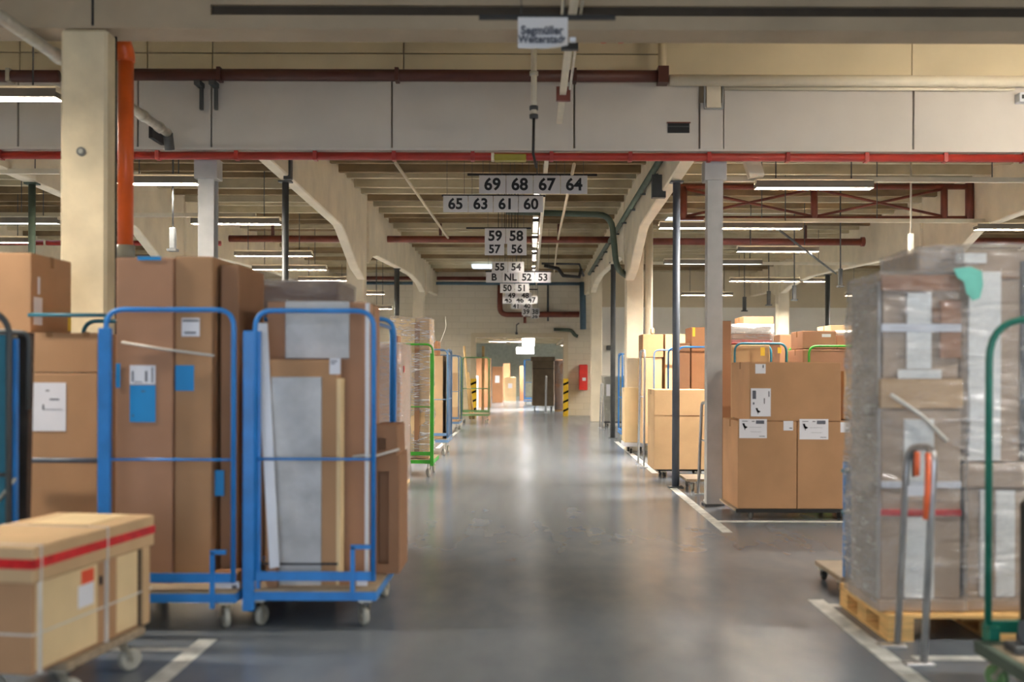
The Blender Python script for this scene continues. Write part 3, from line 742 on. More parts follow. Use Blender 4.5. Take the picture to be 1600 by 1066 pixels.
# the shop sign at the front
Ys = 6.0; a = P(809, 27, Ys); b = P(887, 76, Ys)
t = thing('shop_sign', 'white laminated sheet sign with two dark lines of lettering near the ceiling', 'sign', ((a.x + b.x) / 2, Ys, b.z))
bm = bmesh.new()   # slightly curled sheet
n = 10; rows = 6; gv = []
for j in range(rows + 1):
    r = []
    for i in range(n + 1):
        u = i / n; v2 = j / rows
        cur = max(0, (u - .75) + (v2 - .75)) ** 2 * .25
        r.append(bm.verts.new((a.x + (b.x - a.x) * u, Ys - cur, a.z + (b.z - a.z) * v2)))
    gv.append(r)
for j in range(rows):
    for i in range(n): bm.faces.new((gv[j][i], gv[j][i + 1], gv[j + 1][i + 1], gv[j + 1][i]))
bmesh.ops.recalc_face_normals(bm, faces=bm.faces)
link('sheet', bm, SIGNM, t, True)
cx = (a.x + b.x) / 2 - .005
lettering('Segmüller', .068, (cx, Ys - .012, P(0, 46, Ys).z), t, INK, .92, .03)
lettering('Weiterstadt', .062, (cx, Ys - .012, P(0, 60, Ys).z), t, INK, .9, .03)
q = P(893, 62, Ys); bx('clip', q.x - .012, q.x + .025, Ys - .01, Ys + .02, q.z - .012, q.z + .012, WPLAS, t)
for x_ in (a.x + .02, b.x - .02): tb('hanging_wire', [(x_, Ys + .02, a.z - .01), (x_, Ys + .02, 5.1)], .003, DKST, t, 5)
c, d = P(748, 20, Ys), P(962, 23, Ys)
tag(bx('sign_rail', c.x, d.x, Ys + .01, Ys + .04, a.z - .005, a.z + .02, BLACK), 'black rail holding the laminated shop sign', 'rail')

# ------------------------------------------------------------------ cardboard boxes
def sticker(name, px0, px1, py0, py1, Y, m, parent, prints=(), icon=None, off=0.003):
    a = P(px0, py0, Y); b = P(px1, py1, Y)
    o = bx(name, a.x, b.x, Y - off, Y - off + .0015, b.z, a.z, m, parent)
    wd, ht = b.x - a.x, a.z - b.z
    if prints or icon:
        bm = bmesh.new()
        for (u0, u1, v0, v1) in prints:
            box(bm, a.x + u0 * wd, a.x + u1 * wd, Y - off - .0012, Y - off - .0002, a.z - v1 * ht, a.z - v0 * ht)
        if len(bm.verts): link('print', bm, INK, o)
        else: bm.free()
    if icon:
        u, v, s = icon; cx, cz = a.x + u * wd, a.z - v * ht; yy = Y - off - .0015
        bm = bmesh.new()
        for poly in (((-.9, 1), (-.2, 1.1), (.1, .1), (-.5, -.1)), ((-.5, 0), (.2, .2), (1.0, -.3), (.2, -.8), (-.3, -.6)), ((-.1, -.6), (.1, -.6), (.1, -1.3), (-.1, -1.3))):
            vs = [bm.verts.new((cx + p[0] * s, yy, cz + p[1] * s)) for p in poly]
            f = bm.faces.new(vs)
        bmesh.ops.solidify(bm, geom=bm.faces[:], thickness=.0008)
        link('chair_picture', bm, INKB, o)
    return o

def carton(x0, x1, y0, y1, z0, z1, m, label, name='cardboard_box', tape=True, seam=None, group=None, rot=0.0, tapem=None):
    bm = bmesh.new(); t = 0.004
    box(bm, x0, x1, y0, y1, z0, z1 - t, 0.004)
    ym = (y0 + y1) / 2
    box(bm, x0 + .003, x1 - .003, y0 + .003, ym - .002, z1 - t - .001, z1)
    box(bm, x0 + .003, x1 - .003, ym + .002, y1 - .003, z1 - t - .001, z1)
    for s in (seam or ()):        # flap overlap step across the front
        box(bm, x0, x1, y0 - .004, y0 + .002, s - .002, s + .002)
    o = link(name, bm, m)
    tag(o, label, 'box', group)
    if tape:
        bm = bmesh.new(); box(bm, x0 - .001, x1 + .001, ym - .025, ym + .025, z1 - .001, z1 + .001)
        box(bm, x1 - .0005, x1 + .001, ym - .025, ym + .025, max(z0, z1 - .07), z1); box(bm, x0 - .001, x0 + .0005, ym - .025, ym + .025, max(z0, z1 - .07), z1)
        link('tape', bm, tapem or TAPE, o)
    if rot:
        c = Vector(((x0 + x1) / 2, (y0 + y1) / 2, 0))
        M = Matrix.Translation(c) @ Matrix.Rotation(rot, 4, 'Z') @ Matrix.Translation(-c)
        o.matrix_basis = M
    return o
def carton_px(px0, px1, pyt, Y, depth, m, label, z0=None, pyb=None, **k):
    a = P(px0, pyt, Y); b = P(px1, pyb if pyb else pyt, Y)
    return carton(a.x, b.x, Y, Y + depth, z0 if z0 is not None else b.z, a.z, m, label, **k)

def inset_panel(px0, px1, py0, py1, Y, m, parent, name='foil_panel', off=.012, frame=None):
    a = P(px0, py0, Y); b = P(px1, py1, Y)
    o = bx(name, a.x, b.x, Y - off, Y - .001, b.z, a.z, m, parent, .004)
    return o

# ------------------------------------------------------------------ carts
def caster(x, y, parent, r=.055, m=None, ang=0.0, top=.16):
    bm = bmesh.new()
    M = Matrix.Translation((x + math.sin(ang) * .03, y + math.cos(ang) * .03, r)) @ Matrix.Rotation(-ang, 4, 'Z') @ Matrix.Rotation(PI / 2, 4, 'Y')
    bmesh.ops.create_cone(bm, cap_ends=True, segments=18, radius1=r, radius2=r, depth=.034, matrix=M)
    bmesh.ops.bevel(bm, geom=[e for e in bm.edges if len(e.link_faces) == 2 and any(len(f.verts) > 4 for f in e.link_faces)], offset=.008, segments=1, affect='EDGES')
    wh = link('caster', bm, m or RUBBER, parent, False)
    bm = bmesh.new()
    bmesh.ops.create_cone(bm, cap_ends=True, segments=12, radius1=.016, radius2=.016, depth=.042, matrix=M)
    link('hub', bm, SILV, wh)
    bm = bmesh.new()
    for s in (-1, 1):
        dx, dy = math.cos(ang) * .024 * s, -math.sin(ang) * .024 * s
        ax = Vector((x + math.sin(ang) * .03, y + math.cos(ang) * .03, r))
        vs = []
        for (p, z) in ((ax, r - .014), (ax, r + .014), (Vector((x, y, 0)), top - .015), (Vector((x - math.sin(ang) * .03, y - math.cos(ang) * .03, 0)), top - .015)):
            vs.append(bm.verts.new((p.x + dx, p.y + dy, z)))
        bm.faces.new(vs)
    bmesh.ops.solidify(bm, geom=bm.faces[:], thickness=.003)
    box(bm, x - .036, x + .036, y - .036, y + .036, top - .018, top)
    link('fork', bm, SILV, wh)
    return wh

def loop(parent, axis, c, a0, a1, z0, z1, m, r=.014, rad=.10, rails=(), bar=True, name='end_frame'):
    """inverted U tube frame in the plane axis=c, from a0 to a1, with rails at heights"""
    f = (lambda a, z: (a, c, z)) if axis == 'y' else (lambda a, z: (c, a, z))
    bm = bmesh.new(); tube(bm, rnd([f(a0, z0), f(a0, z1), f(a1, z1), f(a1, z0)], rad, 7), r, 10)
    bmesh.ops.recalc_face_normals(bm, faces=bm.faces)
    o = link(name, bm, m, parent, True)
    for z in rails:
        bm = bmesh.new(); tube(bm, [f(a0 + r, z), f(a1 - r, z)], r * .55, 8); link('rail', bm, m, o, True)
    if bar:
        if axis == 'y': bx('bottom_bar', a0 - r, a1 + r, c - .008, c + .008, z0, z0 + .05, m, o)
        else: bx('bottom_bar', c - .008, c + .008, a0 - r, a1 + r, z0, z0 + .05, m, o)
    return o

def cart(x0, x1, y0, y1, m, label, H=1.79, front=True, back=True, left=False, right=False, deckz=.22, name='roll_cart', wheel=None, wr=.055, rails=(.95,), panel=None, latch=False, deckm=None):
    t = thing(name, label, 'cart', ((x0 + x1) / 2, (y0 + y1) / 2, 0))
    dz = deckz
    bm = bmesh.new()
    box(bm, x0, x1, y0, y0 + .035, dz - .06, dz - .012); box(bm, x0, x1, y1 - .035, y1, dz - .06, dz - .012)
    box(bm, x0, x0 + .035, y0 + .035, y1 - .035, dz - .06, dz - .012); box(bm, x1 - .035, x1, y0 + .035, y1 - .035, dz - .06, dz - .012)
    link('base_frame', bm, m, t)
    bx('deck', x0 + .004, x1 - .004, y0 + .004, y1 - .004, dz - .012, dz, deckm or DECK, t)
    for (x, y, an) in ((x0 + .07, y0 + .07, 0.3), (x1 - .07, y0 + .07, -.5), (x0 + .07, y1 - .1, .2), (x1 - .07, y1 - .1, .1)):
        caster(x, y, t, wr, wheel, an, dz - .06)
    if front: loop(t, 'y', y0 + .01, x0 + .06, x1 - .02, dz + .05, H, m, rails=rails)
    if back: loop(t, 'y', y1 - .02, x0 + .02, x1 - .02, dz - .02, H, m, rails=rails)
    if left: loop(t, 'x', x0 + .015, y0 + .02, y1 - .02, dz - .02, H, m, rails=rails)
    if right: loop(t, 'x', x1 - .015, y0 + .02, y1 - .02, dz - .02, H, m, rails=rails)
    return t

# ---- near left, cart with foil faced door panel (second cart)
Yc = 5.72
xa, xb = P(380, 900, Yc).x, P(588, 900, Yc).x
t = cart(xa, xb, Yc, 6.62, BLUE, 'bright blue tube cart holding the foil faced packages beside the aisle', H=1.78, left=False, back=True)
bx('hinge_post', xa - .005, xa + .06, Yc - .005, Yc + .03, .10, P(0, 516, Yc).z, BLUE, t, .004)
bx('hinge_post', xa + .065, xa + .085, Yc + .02, Yc + .05, .16, P(0, 516, Yc).z, BLUE, t)
bm = bmesh.new(); zl = P(0, 853, Yc).z; x1_ = P(551, 900, Yc).x
box(bm, x1_ - .012, x1_ + .012, Yc - .012, Yc + .006, P(0, 935, Yc).z, zl); box(bm, x1_ - .012, xb - .03, Yc - .012, Yc + .006, zl - .012, zl + .012)
link('gate_latch', bm, BLUE, t)
DZ = .22
o = carton(P(418, 0, 6.0).x, P(575, 0, 6.0).x, 6.02, 6.5, DZ, P(0, 470, 6.0).z, CBP, 'tall brown package with short grey foil window behind the foil door package')
inset_panel(446, 546, 471, 561, 6.02, FOIL, o)
bx('edge_strip', P(575, 0, 6.0).x - .01, P(578, 0, 6.0).x, 6.0, 6.03, DZ, P(0, 472, 6.0).z, WPLAS, o)
o = carton(P(417, 0, 5.86).x, P(529, 0, 5.86).x, 5.86, 5.99, DZ, P(0, 561, 5.86).z, CB, 'narrow brown package with long grey foil window in the aisle side blue cart', tape=False)
inset_panel(424, 502, 589, 931, 5.86, FOIL, o)
sticker('shipping_label', 515, 532, 560, 585, 5.855, PAPER, o, prints=((.1, .7, .15, .22), (.1, .5, .3, .36)))
bx('black_strap', P(402, 0, 5.85).x, P(530, 0, 5.85).x, 5.845, 5.86, P(0, 880, 5.85).z - .006, P(0, 880, 5.85).z + .006, BLACK, o)
bx('wood_edge', P(528, 0, 5.86).x, P(534, 0, 5.86).x, 5.86, 5.99, DZ, P(0, 590, 5.86).z, CBY, o)
o = carton(P(538, 0, 5.95).x + .0, P(580, 0, 5.95).x, 5.84, 5.99, DZ, P(0, 905, 5.84).z, CBO, 'small low carton on the deck at the right corner of the aisle side blue cart')
sticker('shipping_label', 557, 574, 906, 918, 5.835, PAPER, o)
# leaning white strip
bm = bmesh.new()
pts = [P(399, 505, 5.84), P(417, 505, 5.84), P(436, 886, 5.78), P(421, 889, 5.78)]
slab(bm, pts, .012)
tag(link('white_strip', bm, WPLAS), 'white plastic strip leaning inside the aisle side blue cart', 'strip')
carton(P(420, 0, 5.8).x, P(436, 0, 5.8).x, 5.78, 5.84, DZ, P(0, 887, 5.8).z, CBD, 'thin brown carton under the leaning white strip', tape=False)
# two framed packages at the back right of the cart
def framed(px0, px1, pyt, Y, d, z0, label, ins, m=CBD):
    a = P(px0, pyt, Y); b = P(px1, pyt, Y)
    t = thing('framed_package', label, 'box', ((a.x + b.x) / 2, Y, z0))
    c = P(ins[0], ins[2], Y); e = P(ins[1], ins[3], Y)
    bm = bmesh.new()
    box(bm, a.x, c.x, Y, Y + d, z0, a.z); box(bm, e.x, b.x, Y, Y + d, z0, a.z)
    box(bm, c.x, e.x, Y, Y + d, c.z, a.z); box(bm, c.x, e.x, Y, Y + d, z0, e.z)
    link('cardboard_frame', bm, m, t)
    bx('recessed_board', c.x, e.x, Y + .06, Y + .08, e.z, c.z, CBD, t)
    return t
framed(583, 624, 712, 6.16, .42, .225, 'brown framed package standing right behind the aisle side blue cart frame', (590, 607, 737, 882))
framed(583, 620, 665, 6.16, .40, P(0, 711, 6.16).z, 'small brown framed package on top of the taller framed one', (590, 603, 685, 705))
tag(tb('clear_strap', [P(534, 716, 6.08), P(565, 712, 5.98), P(590, 712, 6.13), P(624, 702, 6.14)], .008, STRAP, None, 6), 'whitish stretch strap wound around the framed packages', 'strap')
# wrapped dark carton above
def wrap_shell(name, x0, x1, y0, y1, z0, z1, parent, m=None, amp=.014, seg=.05, faces='fblrt', off=.012, seed=0):
    bm = bmesh.new(); x0 -= off; x1 += off; y0 -= off; y1 += off; z1 += off
    def grid(o, u, v, nu, nv):
        g = []
        for j in range(nv + 1):
            r = []
            for i in range(nu + 1):
                p = o + u * (i / nu) + v * (j / nv)
                nn = noise.noise_vector(Vector((p.x * 7 + seed, p.y * 7, p.z * 11))) * amp + noise.noise_vector(Vector((p.x * 2.2 + seed, p.y * 2.2, p.z * 3))) * amp
                r.append(bm.verts.new(p + nn))
            g.append(r)
        for j in range(nv):
            for i in range(nu): bm.faces.new((g[j][i], g[j][i + 1], g[j + 1][i + 1], g[j + 1][i]))
    X, Y_, Z = x1 - x0, y1 - y0, z1 - z0
    nx, ny, nz_ = [max(3, min(40, int(q / seg))) for q in (X, Y_, Z)]
    ex, ey, ez = Vector((X, 0, 0)), Vector((0, Y_, 0)), Vector((0, 0, Z))
    if 'f' in faces: grid(Vector((x0, y0, z0)), ex, ez, nx, nz_)
    if 'b' in faces: grid(Vector((x1, y1, z0)), -ex, ez, nx, nz_)
    if 'r' in faces: grid(Vector((x1, y0, z0)), ey, ez, ny, nz_)
    if 'l' in faces: grid(Vector((x0, y1, z0)), -ey, ez, ny, nz_)
    if 't' in faces: grid(Vector((x0, y0, z1)), ex, ey, nx, ny)
    bmesh.ops.remove_doubles(bm, verts=bm.verts, dist=1e-4)
    return link(name, bm, m or WRAP, parent, True)
a, b = P(392, 432, 6.75), P(527, 470, 6.75)
t = thing('wrapped_carton', 'large dark brown carton in clear film behind the blue cart tops', 'box', ((a.x + b.x) / 2, 6.8, 0))
bx('carton_body', a.x, b.x, 6.75, 7.4, 0, a.z - .03, DKBRN, t, .005)
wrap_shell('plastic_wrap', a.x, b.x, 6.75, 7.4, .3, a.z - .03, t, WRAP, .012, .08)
# ---- near left, first full cart
xa, xb = P(157, 900, 5.75).x, P(376, 900, 5.75).x
Yc = 5.66
t = cart(xa, xb, Yc, 6.6, BLUE, 'bright blue tube cart holding two tall cartons near the concrete column', H=1.78, wr=.06)
bx('hinge_post', P(155, 0, Yc).x, P(174, 0, Yc).x, Yc - .006, Yc + .03, .10, P(0, 512, Yc).z, BLUE, t, .004)
bm = bmesh.new(); x1_ = P(332, 900, Yc).x; zl = P(0, 862, Yc).z
box(bm, x1_ - .012, x1_ + .012, Yc - .012, Yc + .006, P(0, 950, Yc).z, zl); box(bm, x1_ - .012, P(356, 0, Yc).x, Yc - .012, Yc + .006, zl - .012, zl + .012)
link('gate_latch', bm, BLUE, t)
o = carton(P(183, 0, 5.88).x, P(272, 0, 5.88).x, 5.88, 6.35, DZ, P(0, 402, 5.88).z, CBP, 'tall carton with white and blue labels in the blue cart near the column', tape=False)
sticker('shipping_label', 203, 243, 571, 601, 5.88, PAPER, o, prints=((.08, .14, .3, .85), (.2, .5, .86, .9), (.6, .68, .3, .85), (.85, .9, .1, .9)))
sticker('blue_label', 203, 243, 602, 660, 5.88, BPAPER, o, prints=((.45, .6, .15, .18), (.1, .15, .8, .85)))
sticker('blue_tape', 215, 252, 401, 407, 5.878, BPAPER, o)
sticker('blue_label', 181, 188, 568, 606, 5.878, BPAPER, o)
o = carton(P(275, 0, 5.9).x, P(333, 0, 5.9).x, 5.9, 6.35, DZ, P(0, 400, 5.9).z, CB, 'tall carton with one blue square label right of the two label carton', tape=False)
sticker('blue_label', 274, 303, 571, 611, 5.9, BPAPER, o)
sticker('shipping_label', 284, 312, 497, 526, 5.9, PAPER, o, prints=((.05, .95, .1, .2), (.15, .8, .75, .85)))
tag(tb('clear_strap', [P(190, 535, 5.86), P(255, 546, 5.87), P(335, 556, 5.88)], .008, STRAP, None, 6), 'pale strap slanting across the two tall cartons', 'strap')
o = carton(P(336, 0, 6.0).x + .045, P(392, 0, 6.0).x - .06, 5.98, 6.55, DZ, P(0, 413, 6.0).z, CBD, 'tall dark brown carton at the right end of the blue cart near the column', tape=False)
sticker('blue_patch', 334, 350, 735, 775, 5.96, BPAPER, o)
o = carton(P(334, 0, 5.8).x, P(372, 0, 5.8).x, 5.76, 5.95, DZ, P(0, 895, 5.8).z, CBO, 'small carton with white label low in the blue cart near the column')
sticker('shipping_label', 335, 374, 909, 937, 5.757, PAPER, o, prints=((.7, .9, .2, .5),))
# ---- cart at far left with two stacked cartons
Yc = 6.15
xa, xb = P(38, 0, Yc).x, P(170, 0, Yc).x
t = cart(xa, xb, Yc, 6.95, TEAL, 'teal tube cart with stacked cartons left of the concrete column', H=P(0, 492, Yc).z, rails=(), front=False, wr=.05)
tb('top_bar', [(xa + .02, Yc + .02, P(0, 492, Yc).z), (xb - .02, Yc + .02, P(0, 492, Yc).z)], .012, TEAL, t)
tb('gate_post', [(xb - .02, Yc + .02, .2), (xb - .02, Yc + .02, P(0, 492, Yc).z)], .012, TEAL, t)
zz = P(0, 719, Yc).z
tb('mid_rail', [(xa, Yc - .01, zz), (xb, Yc - .01, zz)], .016, DKBL, t)
zA = P(0, 582, 6.2).z
xa2, xb2 = P(42, 0, 6.2).x, P(154, 0, 6.2).x
o = carton(xa2, xb2, 6.2, 6.85, DZ, zA - .004, CB, 'big carton with a white delivery note in the teal cart', tape=True)
sticker('delivery_note', 51, 103, 598, 674, 6.2, PAPER, o, prints=((.4, .5, .15, .18), (.52, .8, .33, .36), (.3, .35, .45, .55), (.3, .9, .55, .56)))
o = carton(xa2, xb2, 6.2, 6.85, zA, P(0, 520, 6.2).z, CB, 'plain wide carton lying on the carton with delivery note')
for px in (72, 130): sticker('tape_end', px, px + 10, 519, 527, 6.2, TAPE, o)
zB = P(0, 520, 6.2).z + .004
# upper left carton turned with two faces to the camera
xr = P(50, 0, 6.3).x
o = carton(xr - .62, xr, 6.3, 6.85, zB, P(0, 395, 6.3).z, CB, 'upper left carton with two narrow white labels on its side')
yA, yB = 6.31, 6.36
for (pa, pb) in ((433, 460), (465, 508)):
    bx('side_label', xr + .0015, xr + .003, 6.33 + (.0 if pa > 460 else .05), 6.44 + (0 if pa > 460 else -.03), max(P(0, pb, 6.4).z, zB + .01), P(0, pa, 6.4).z, PAPER, o)
bx('side_label', xr + .0015, xr + .003, 6.80, 6.845, zB + .03, zB + .12, YPAPER, o)
# ---- leftmost cart (dark / blue), cropped by the frame
Yc = 5.35
xa, xb = P(-150, 0, Yc).x, P(43, 0, Yc).x
t = thing('roll_cart', 'blue cart with dark tube at the left picture edge', 'cart', ((xa + xb) / 2, Yc, 0))
Hc = P(0, 487, Yc).z; edge_cart = t
loop(t, 'y', Yc, xa, xb - .09, .2, Hc, DKST, r=.016, rails=(P(0, 742, Yc).z,), rad=.14, name='front_frame')
bx('side_panel', P(-8, 0, Yc).x, P(10, 0, Yc).x, Yc + .02, Yc + .05, .2, Hc - .12, TEAL, t)
bx('side_panel', P(12, 0, Yc).x, P(24, 0, Yc).x, Yc + .02, Yc + .05, .2, Hc - .14, BLUE, t)
tb('cross_brace', [P(-8, 790, Yc + .01), P(24, 748, Yc + .01)], .009, SILV, t)
bm = bmesh.new(); box(bm, xa, xb, Yc, Yc + .7, .15, .2); link('deck', bm, DECK, t)
for x in (xa + .1, xb - .1):
    for y in (Yc + .08, Yc + .6): caster(x, y, t, .05, None, .2, .15)
bm = bmesh.new()
aa = [P(27, 520, 5.5), P(47, 520, 5.5), P(40, 850, 5.5), P(20, 850, 5.5)]
slab(bm, aa, .05)
tag(link('rubber_mat', bm, DKPLAS), 'folded black rubber sheet standing in the cart at the left picture edge', 'sheet')
tb('tube_handle', rnd([P(-20, 517, 5.5), P(45, 521, 5.5), P(45, 640, 5.5)], .04), .014, DKST, edge_cart, 8)

# ---- long carton on a dolly, lower left corner
ang = math.atan2(.14, .92)
c = P(54, 1000, 4.17); cx0, cy0 = -2.02, 4.17
root = thing('dolly', 'low wooden dolly on grey wheels under the long taped carton', 'dolly', (cx0, cy0, 0))
def local(o):  # place a mesh built in local axes (x to the left is negative, y along the carton)
    o.matrix_basis = Matrix.Translation((cx0, cy0, 0)) @ Matrix.Rotation(-ang, 4, 'Z')
root.matrix_basis = Matrix.Translation((cx0, cy0, 0)) @ Matrix.Rotation(-ang, 4, 'Z')
def lbx(name, x0, x1, y0, y1, z0, z1, m, parent, bev=0):
    bm = bmesh.new(); box(bm, x0, x1, y0, y1, z0, z1, bev); o = link(name, bm, m); o.parent = parent; return o
lbx('deck', -.46, .035, .18, .82, .165, .20, DECK, root, .003)
def lcaster(x, y):
    o = caster(x, y, None, .055, RUBBER, .6, .165); o.parent = root
for (x, y) in ((-.03, .25), (-.03, .74), (-.4, .25), (-.4, .74)): lcaster(x, y)
bxr = thing('long_carton', 'long pale carton with red tape around its lid on a dolly', 'box', (cx0, cy0, .2))
bxr.matrix_basis = Matrix.Translation((cx0, cy0, 0)) @ Matrix.Rotation(-ang, 4, 'Z')
Lc = .93
lbx('carton_body', -.5, 0, 0, Lc, .2, .60, CB, bxr, .004)
lbx('lid', -.515, .014, -.014, Lc + .014, .575, .725, CBL, bxr, .006)
bm = bmesh.new(); z0_, z1_ = .635, .675
for (x0_, x1_, y0_, y1_) in ((-.518, .017, -.0165, -.014), (.014, .0165, -.0165, Lc + .016), (-.518, .017, Lc + .014, Lc + .0165)): box(bm, x0_, x1_, y0_, y1_, z0_, z1_)
o = link('red_tape', bm, REDTAPE); o.parent = bxr
for (y0_, y1_, m_) in ((.02, .46, CBY), (.62, .80, CBY)):
    lbx('side_panel', 0, .004, y0_, y1_, .215, .572, m_, bxr)
lbx('side_panel', 0, .0025, .465, .615, .21, .572, CB, bxr)
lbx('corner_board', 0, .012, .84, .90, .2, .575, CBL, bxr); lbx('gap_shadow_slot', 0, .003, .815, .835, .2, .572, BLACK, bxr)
for y0_ in (.03, .52): lbx('strap', -.517, .0185, y0_, y0_ + .008, .2, .728, STRAP, bxr)
lbx('strap', -.502, .0065, -.003, Lc, .36, .368, STRAP, bxr)
lbx('orange_label', .004, .0055, .335, .43, .50, .56, OPAPER, bxr); lbx('white_label', .004, .0055, .31, .43, .40, .498, PAPER, bxr)
lbx('handle_hole', .002, .0058, .475, .50, .47, .51, BLACK, bxr)
lbx('cover_flap', -.40, -.1, .55, .9, .725, .731, CBY, bxr)

# ---- second row left: blue narrow cart behind framed packages
t = cart(-1.9, -1.10, 7.45, 8.3, BLUE, 'blue cart with narrow side loops behind the aisle side blue cart', front=False, back=False, right=True, left=True, H=1.79)
t2 = thing('wrapped_roll', 'film wrapped bundle with dark lower half inside the narrow looped blue cart', 'bundle', (-1.4, 7.8, .22))
bx('bundle_core', -1.75, -1.2, 7.6, 8.1, .22, 1.2, DKPLAS, t2, .03); bx('bundle_top', -1.75, -1.2, 7.62, 8.08, 1.2, 1.6, CBY, t2, .03)
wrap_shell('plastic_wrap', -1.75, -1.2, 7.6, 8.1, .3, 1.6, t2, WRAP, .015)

# ---- wrapped tall stacks along left aisle edge
a, b = P(612, 0, 12.9), P(637, 0, 12.9)
t = thing('wrapped_package', 'milky film wrapped upright package at the left aisle edge before the green cart', 'package', (b.x - .3, 12.9, 0.0))
bx('package_body', b.x - .8, b.x, 12.3, 13.3, .05, P(0, 537, 12.9).z, CBP, t, .01)
bx('base_board', b.x - .8, b.x, 12.3, 13.3, 0, .05, CBY, t)
wrap_shell('plastic_wrap', b.x - .8, b.x, 12.3, 13.3, .05, P(0, 537, 12.9).z, t, WRAPW, .012, .1)
bx('red_mark', b.x + .005, b.x + .02, 12.5, 12.55, 1.42, 1.5, REDTAPE, t)
tag(bx('small_dark_box', P(616, 0, 12.8).x, P(628, 0, 12.8).x, 12.5, 12.8, P(0, 537, 12.9).z + .02, P(0, 524, 12.8).z, CBD, None, .005), 'small dark box lying on the milky wrapped package', 'box')
# tall stack on the bright green cart
xg1 = P(680, 0, 13.9).x; xg0 = xg1 - .85
t = cart(xg0, xg1, 13.9, 14.7, GREEN, 'bright green cart carrying the tallest film wrapped stack', H=1.8, front=True, back=False, deckz=.24)
bx('gate_post', xg1 - .05, xg1 - .0, 13.86, 13.9, .15, 1.68, GREEN, t, .004)
t = thing('wrapped_stack', 'tallest film wrapped carton stack on the bright green cart', 'stack', (xg0 + .4, 14.2, .24))
xs0, xs1, xs2 = P(612, 0, 14.0).x, P(652, 0, 14.0).x, P(673, 0, 14.0).x
ztop = P(0, 490, 14.0).z
bx('carton_column', xs0, xs1 - .01, 13.98, 14.6, .245, ztop - .05, CBY, t, .006)
bx('carton_column', xs1, xs2, 13.98, 14.6, .245, ztop - .05, CBL, t, .006)
bx('dark_gap', xs1 - .02, xs1 + .05, 13.97, 14.2, .3, ztop - .1, CBD, t)
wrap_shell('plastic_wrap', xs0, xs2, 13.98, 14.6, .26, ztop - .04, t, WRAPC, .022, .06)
# blue grey cart further
xg1 = P(706, 0, 17.9).x
t = cart(xg1 - .7, xg1, 17.4, 18.3, BLUEG, 'grey blue cart with sheet side behind the bright green cart', H=1.8, right=True, front=True, deckz=.28)
bx('sheet_side', xg1 - .03, xg1 - .02, 17.45, 18.2, .3, 1.72, BLUEP, t)
carton(xg1 - .62, xg1 - .1, 17.5, 18.2, .28, 1.7, CBL, 'tall light carton inside the grey blue sheet sided cart')
carton(xg1 - .65, xg1 - .2, 17.5, 18.1, 1.704, 1.95, CBO, 'brown carton on top of the tall one in the grey blue cart')
tag(tb('loose_film', [(P(688, 540, 17.6).x, 17.6, 1.945), P(690, 530, 17.6), P(697, 510, 17.6), P(696, 495, 17.6)], .008, STRAP, None, 5), 'loose whitish film tail sticking up above the grey blue cart', 'film')
# tan cartons stack on cart
xg1 = P(722, 0, 24.5).x
t = cart(xg1 - .7, xg1, 24.0, 25.0, BLUEG, 'distant grey cart with four stacked tan cartons', H=1.8, right=False, deckz=.25)
z = .25
for i, hh in enumerate((.33, .38, .42, .35)):
    carton(xg1 - .62, xg1 - .06, 24.1, 24.9, z, z + hh, (CBL, CBY, CBL, CBY)[i], ['lowest', 'second lowest', 'third', 'topmost'][i] + ' tan carton of the stack on the distant grey cart', tape=True); z += hh + .003
carton(xg1 - 1.2, xg1 - .5, 22.0, 22.8, 0, 2.0, CBL, 'tall tan carton standing behind the grey blue cart')
carton(xg1 - 1.1, xg1 - .55, 22.05, 22.7, 2.004, 2.2, CBD, 'ragged dark carton on top of the tall tan one')
# far green cart with planks
xg0, xg1 = P(722, 0, 28.0).x, P(767, 0, 28.0).x
t = cart(xg0, xg1, 27.6, 28.4, OLIVE, 'dull green open cart with leaning boards before the doorway', H=1.8, deckz=.28, left=True)
for i, (pa, pb, lab) in enumerate((((735, 655), (725, 541), 'long wooden board leaning in the dull green cart'), ((740, 655), (731, 582), 'shorter wooden board in the dull green cart'))):
    a, b = P(*pa, 27.9 + i * .1), P(*pb, 28.0 + i * .1)
    tag(tb('wooden_board', [a, b], .045, PLANKW, None, 4), lab, 'board')
tag(tb('wooden_post', [(P(754, 640, 33.9).x, 33.9, 0), P(755, 541, 33.9)], .06, PLANKW, None, 4), 'upright orange brown timber just behind the doorway', 'timber')

# ---- right side: pallet with wrapped furniture stacks
px0, pY0, pY1 = 1.93, 5.50, 6.35
pal = thing('pallet', 'wooden pallet under the wrapped furniture stacks', 'pallet', (2.55, 5.9, 0))
for k in range(5):
    yy = pY0 + k * (pY1 - pY0 - .12) / 4
    bx('deck_board', px0, px0 + 1.25, yy, yy + .12, .122, .142, WOOD, pal, .002)
for xx in (px0, px0 + .55, px0 + 1.1):
    for yy in (pY0, pY0 + .37, pY1 - .14): bx('block', xx, xx + .14, yy, yy + .14, .018, .10, WOOD, pal, .003)
    bx('bottom_board', xx, xx + .14, pY0, pY1, 0, .018, WOOD, pal)
    bx('stringer', xx, xx + .14, pY0, pY1, .10, .122, WOOD, pal)
def wstack(x0, x1, y0, y1, z0, z1, label, parts, film_m=WRAP, amp=.014, seed=0, m=CBP):
    t = thing('wrapped_stack', label, 'stack', ((x0 + x1) / 2, (y0 + y1) / 2, z0))
    z = z0
    for (zz, mm, nm, ins) in parts:
        bx(nm, x0 + ins, x1 - ins, y0 + ins, y1 - ins, z + .003, zz, mm, t, .006); z = zz
    return t
Yf = 5.58
x0, x1 = 1.92, P(1503, 0, Yf).x
YK = 6.08
CBG = card('cardboard_greyish', 178, 156, 134)
z = lambda py: P(1430, py, Yf).z
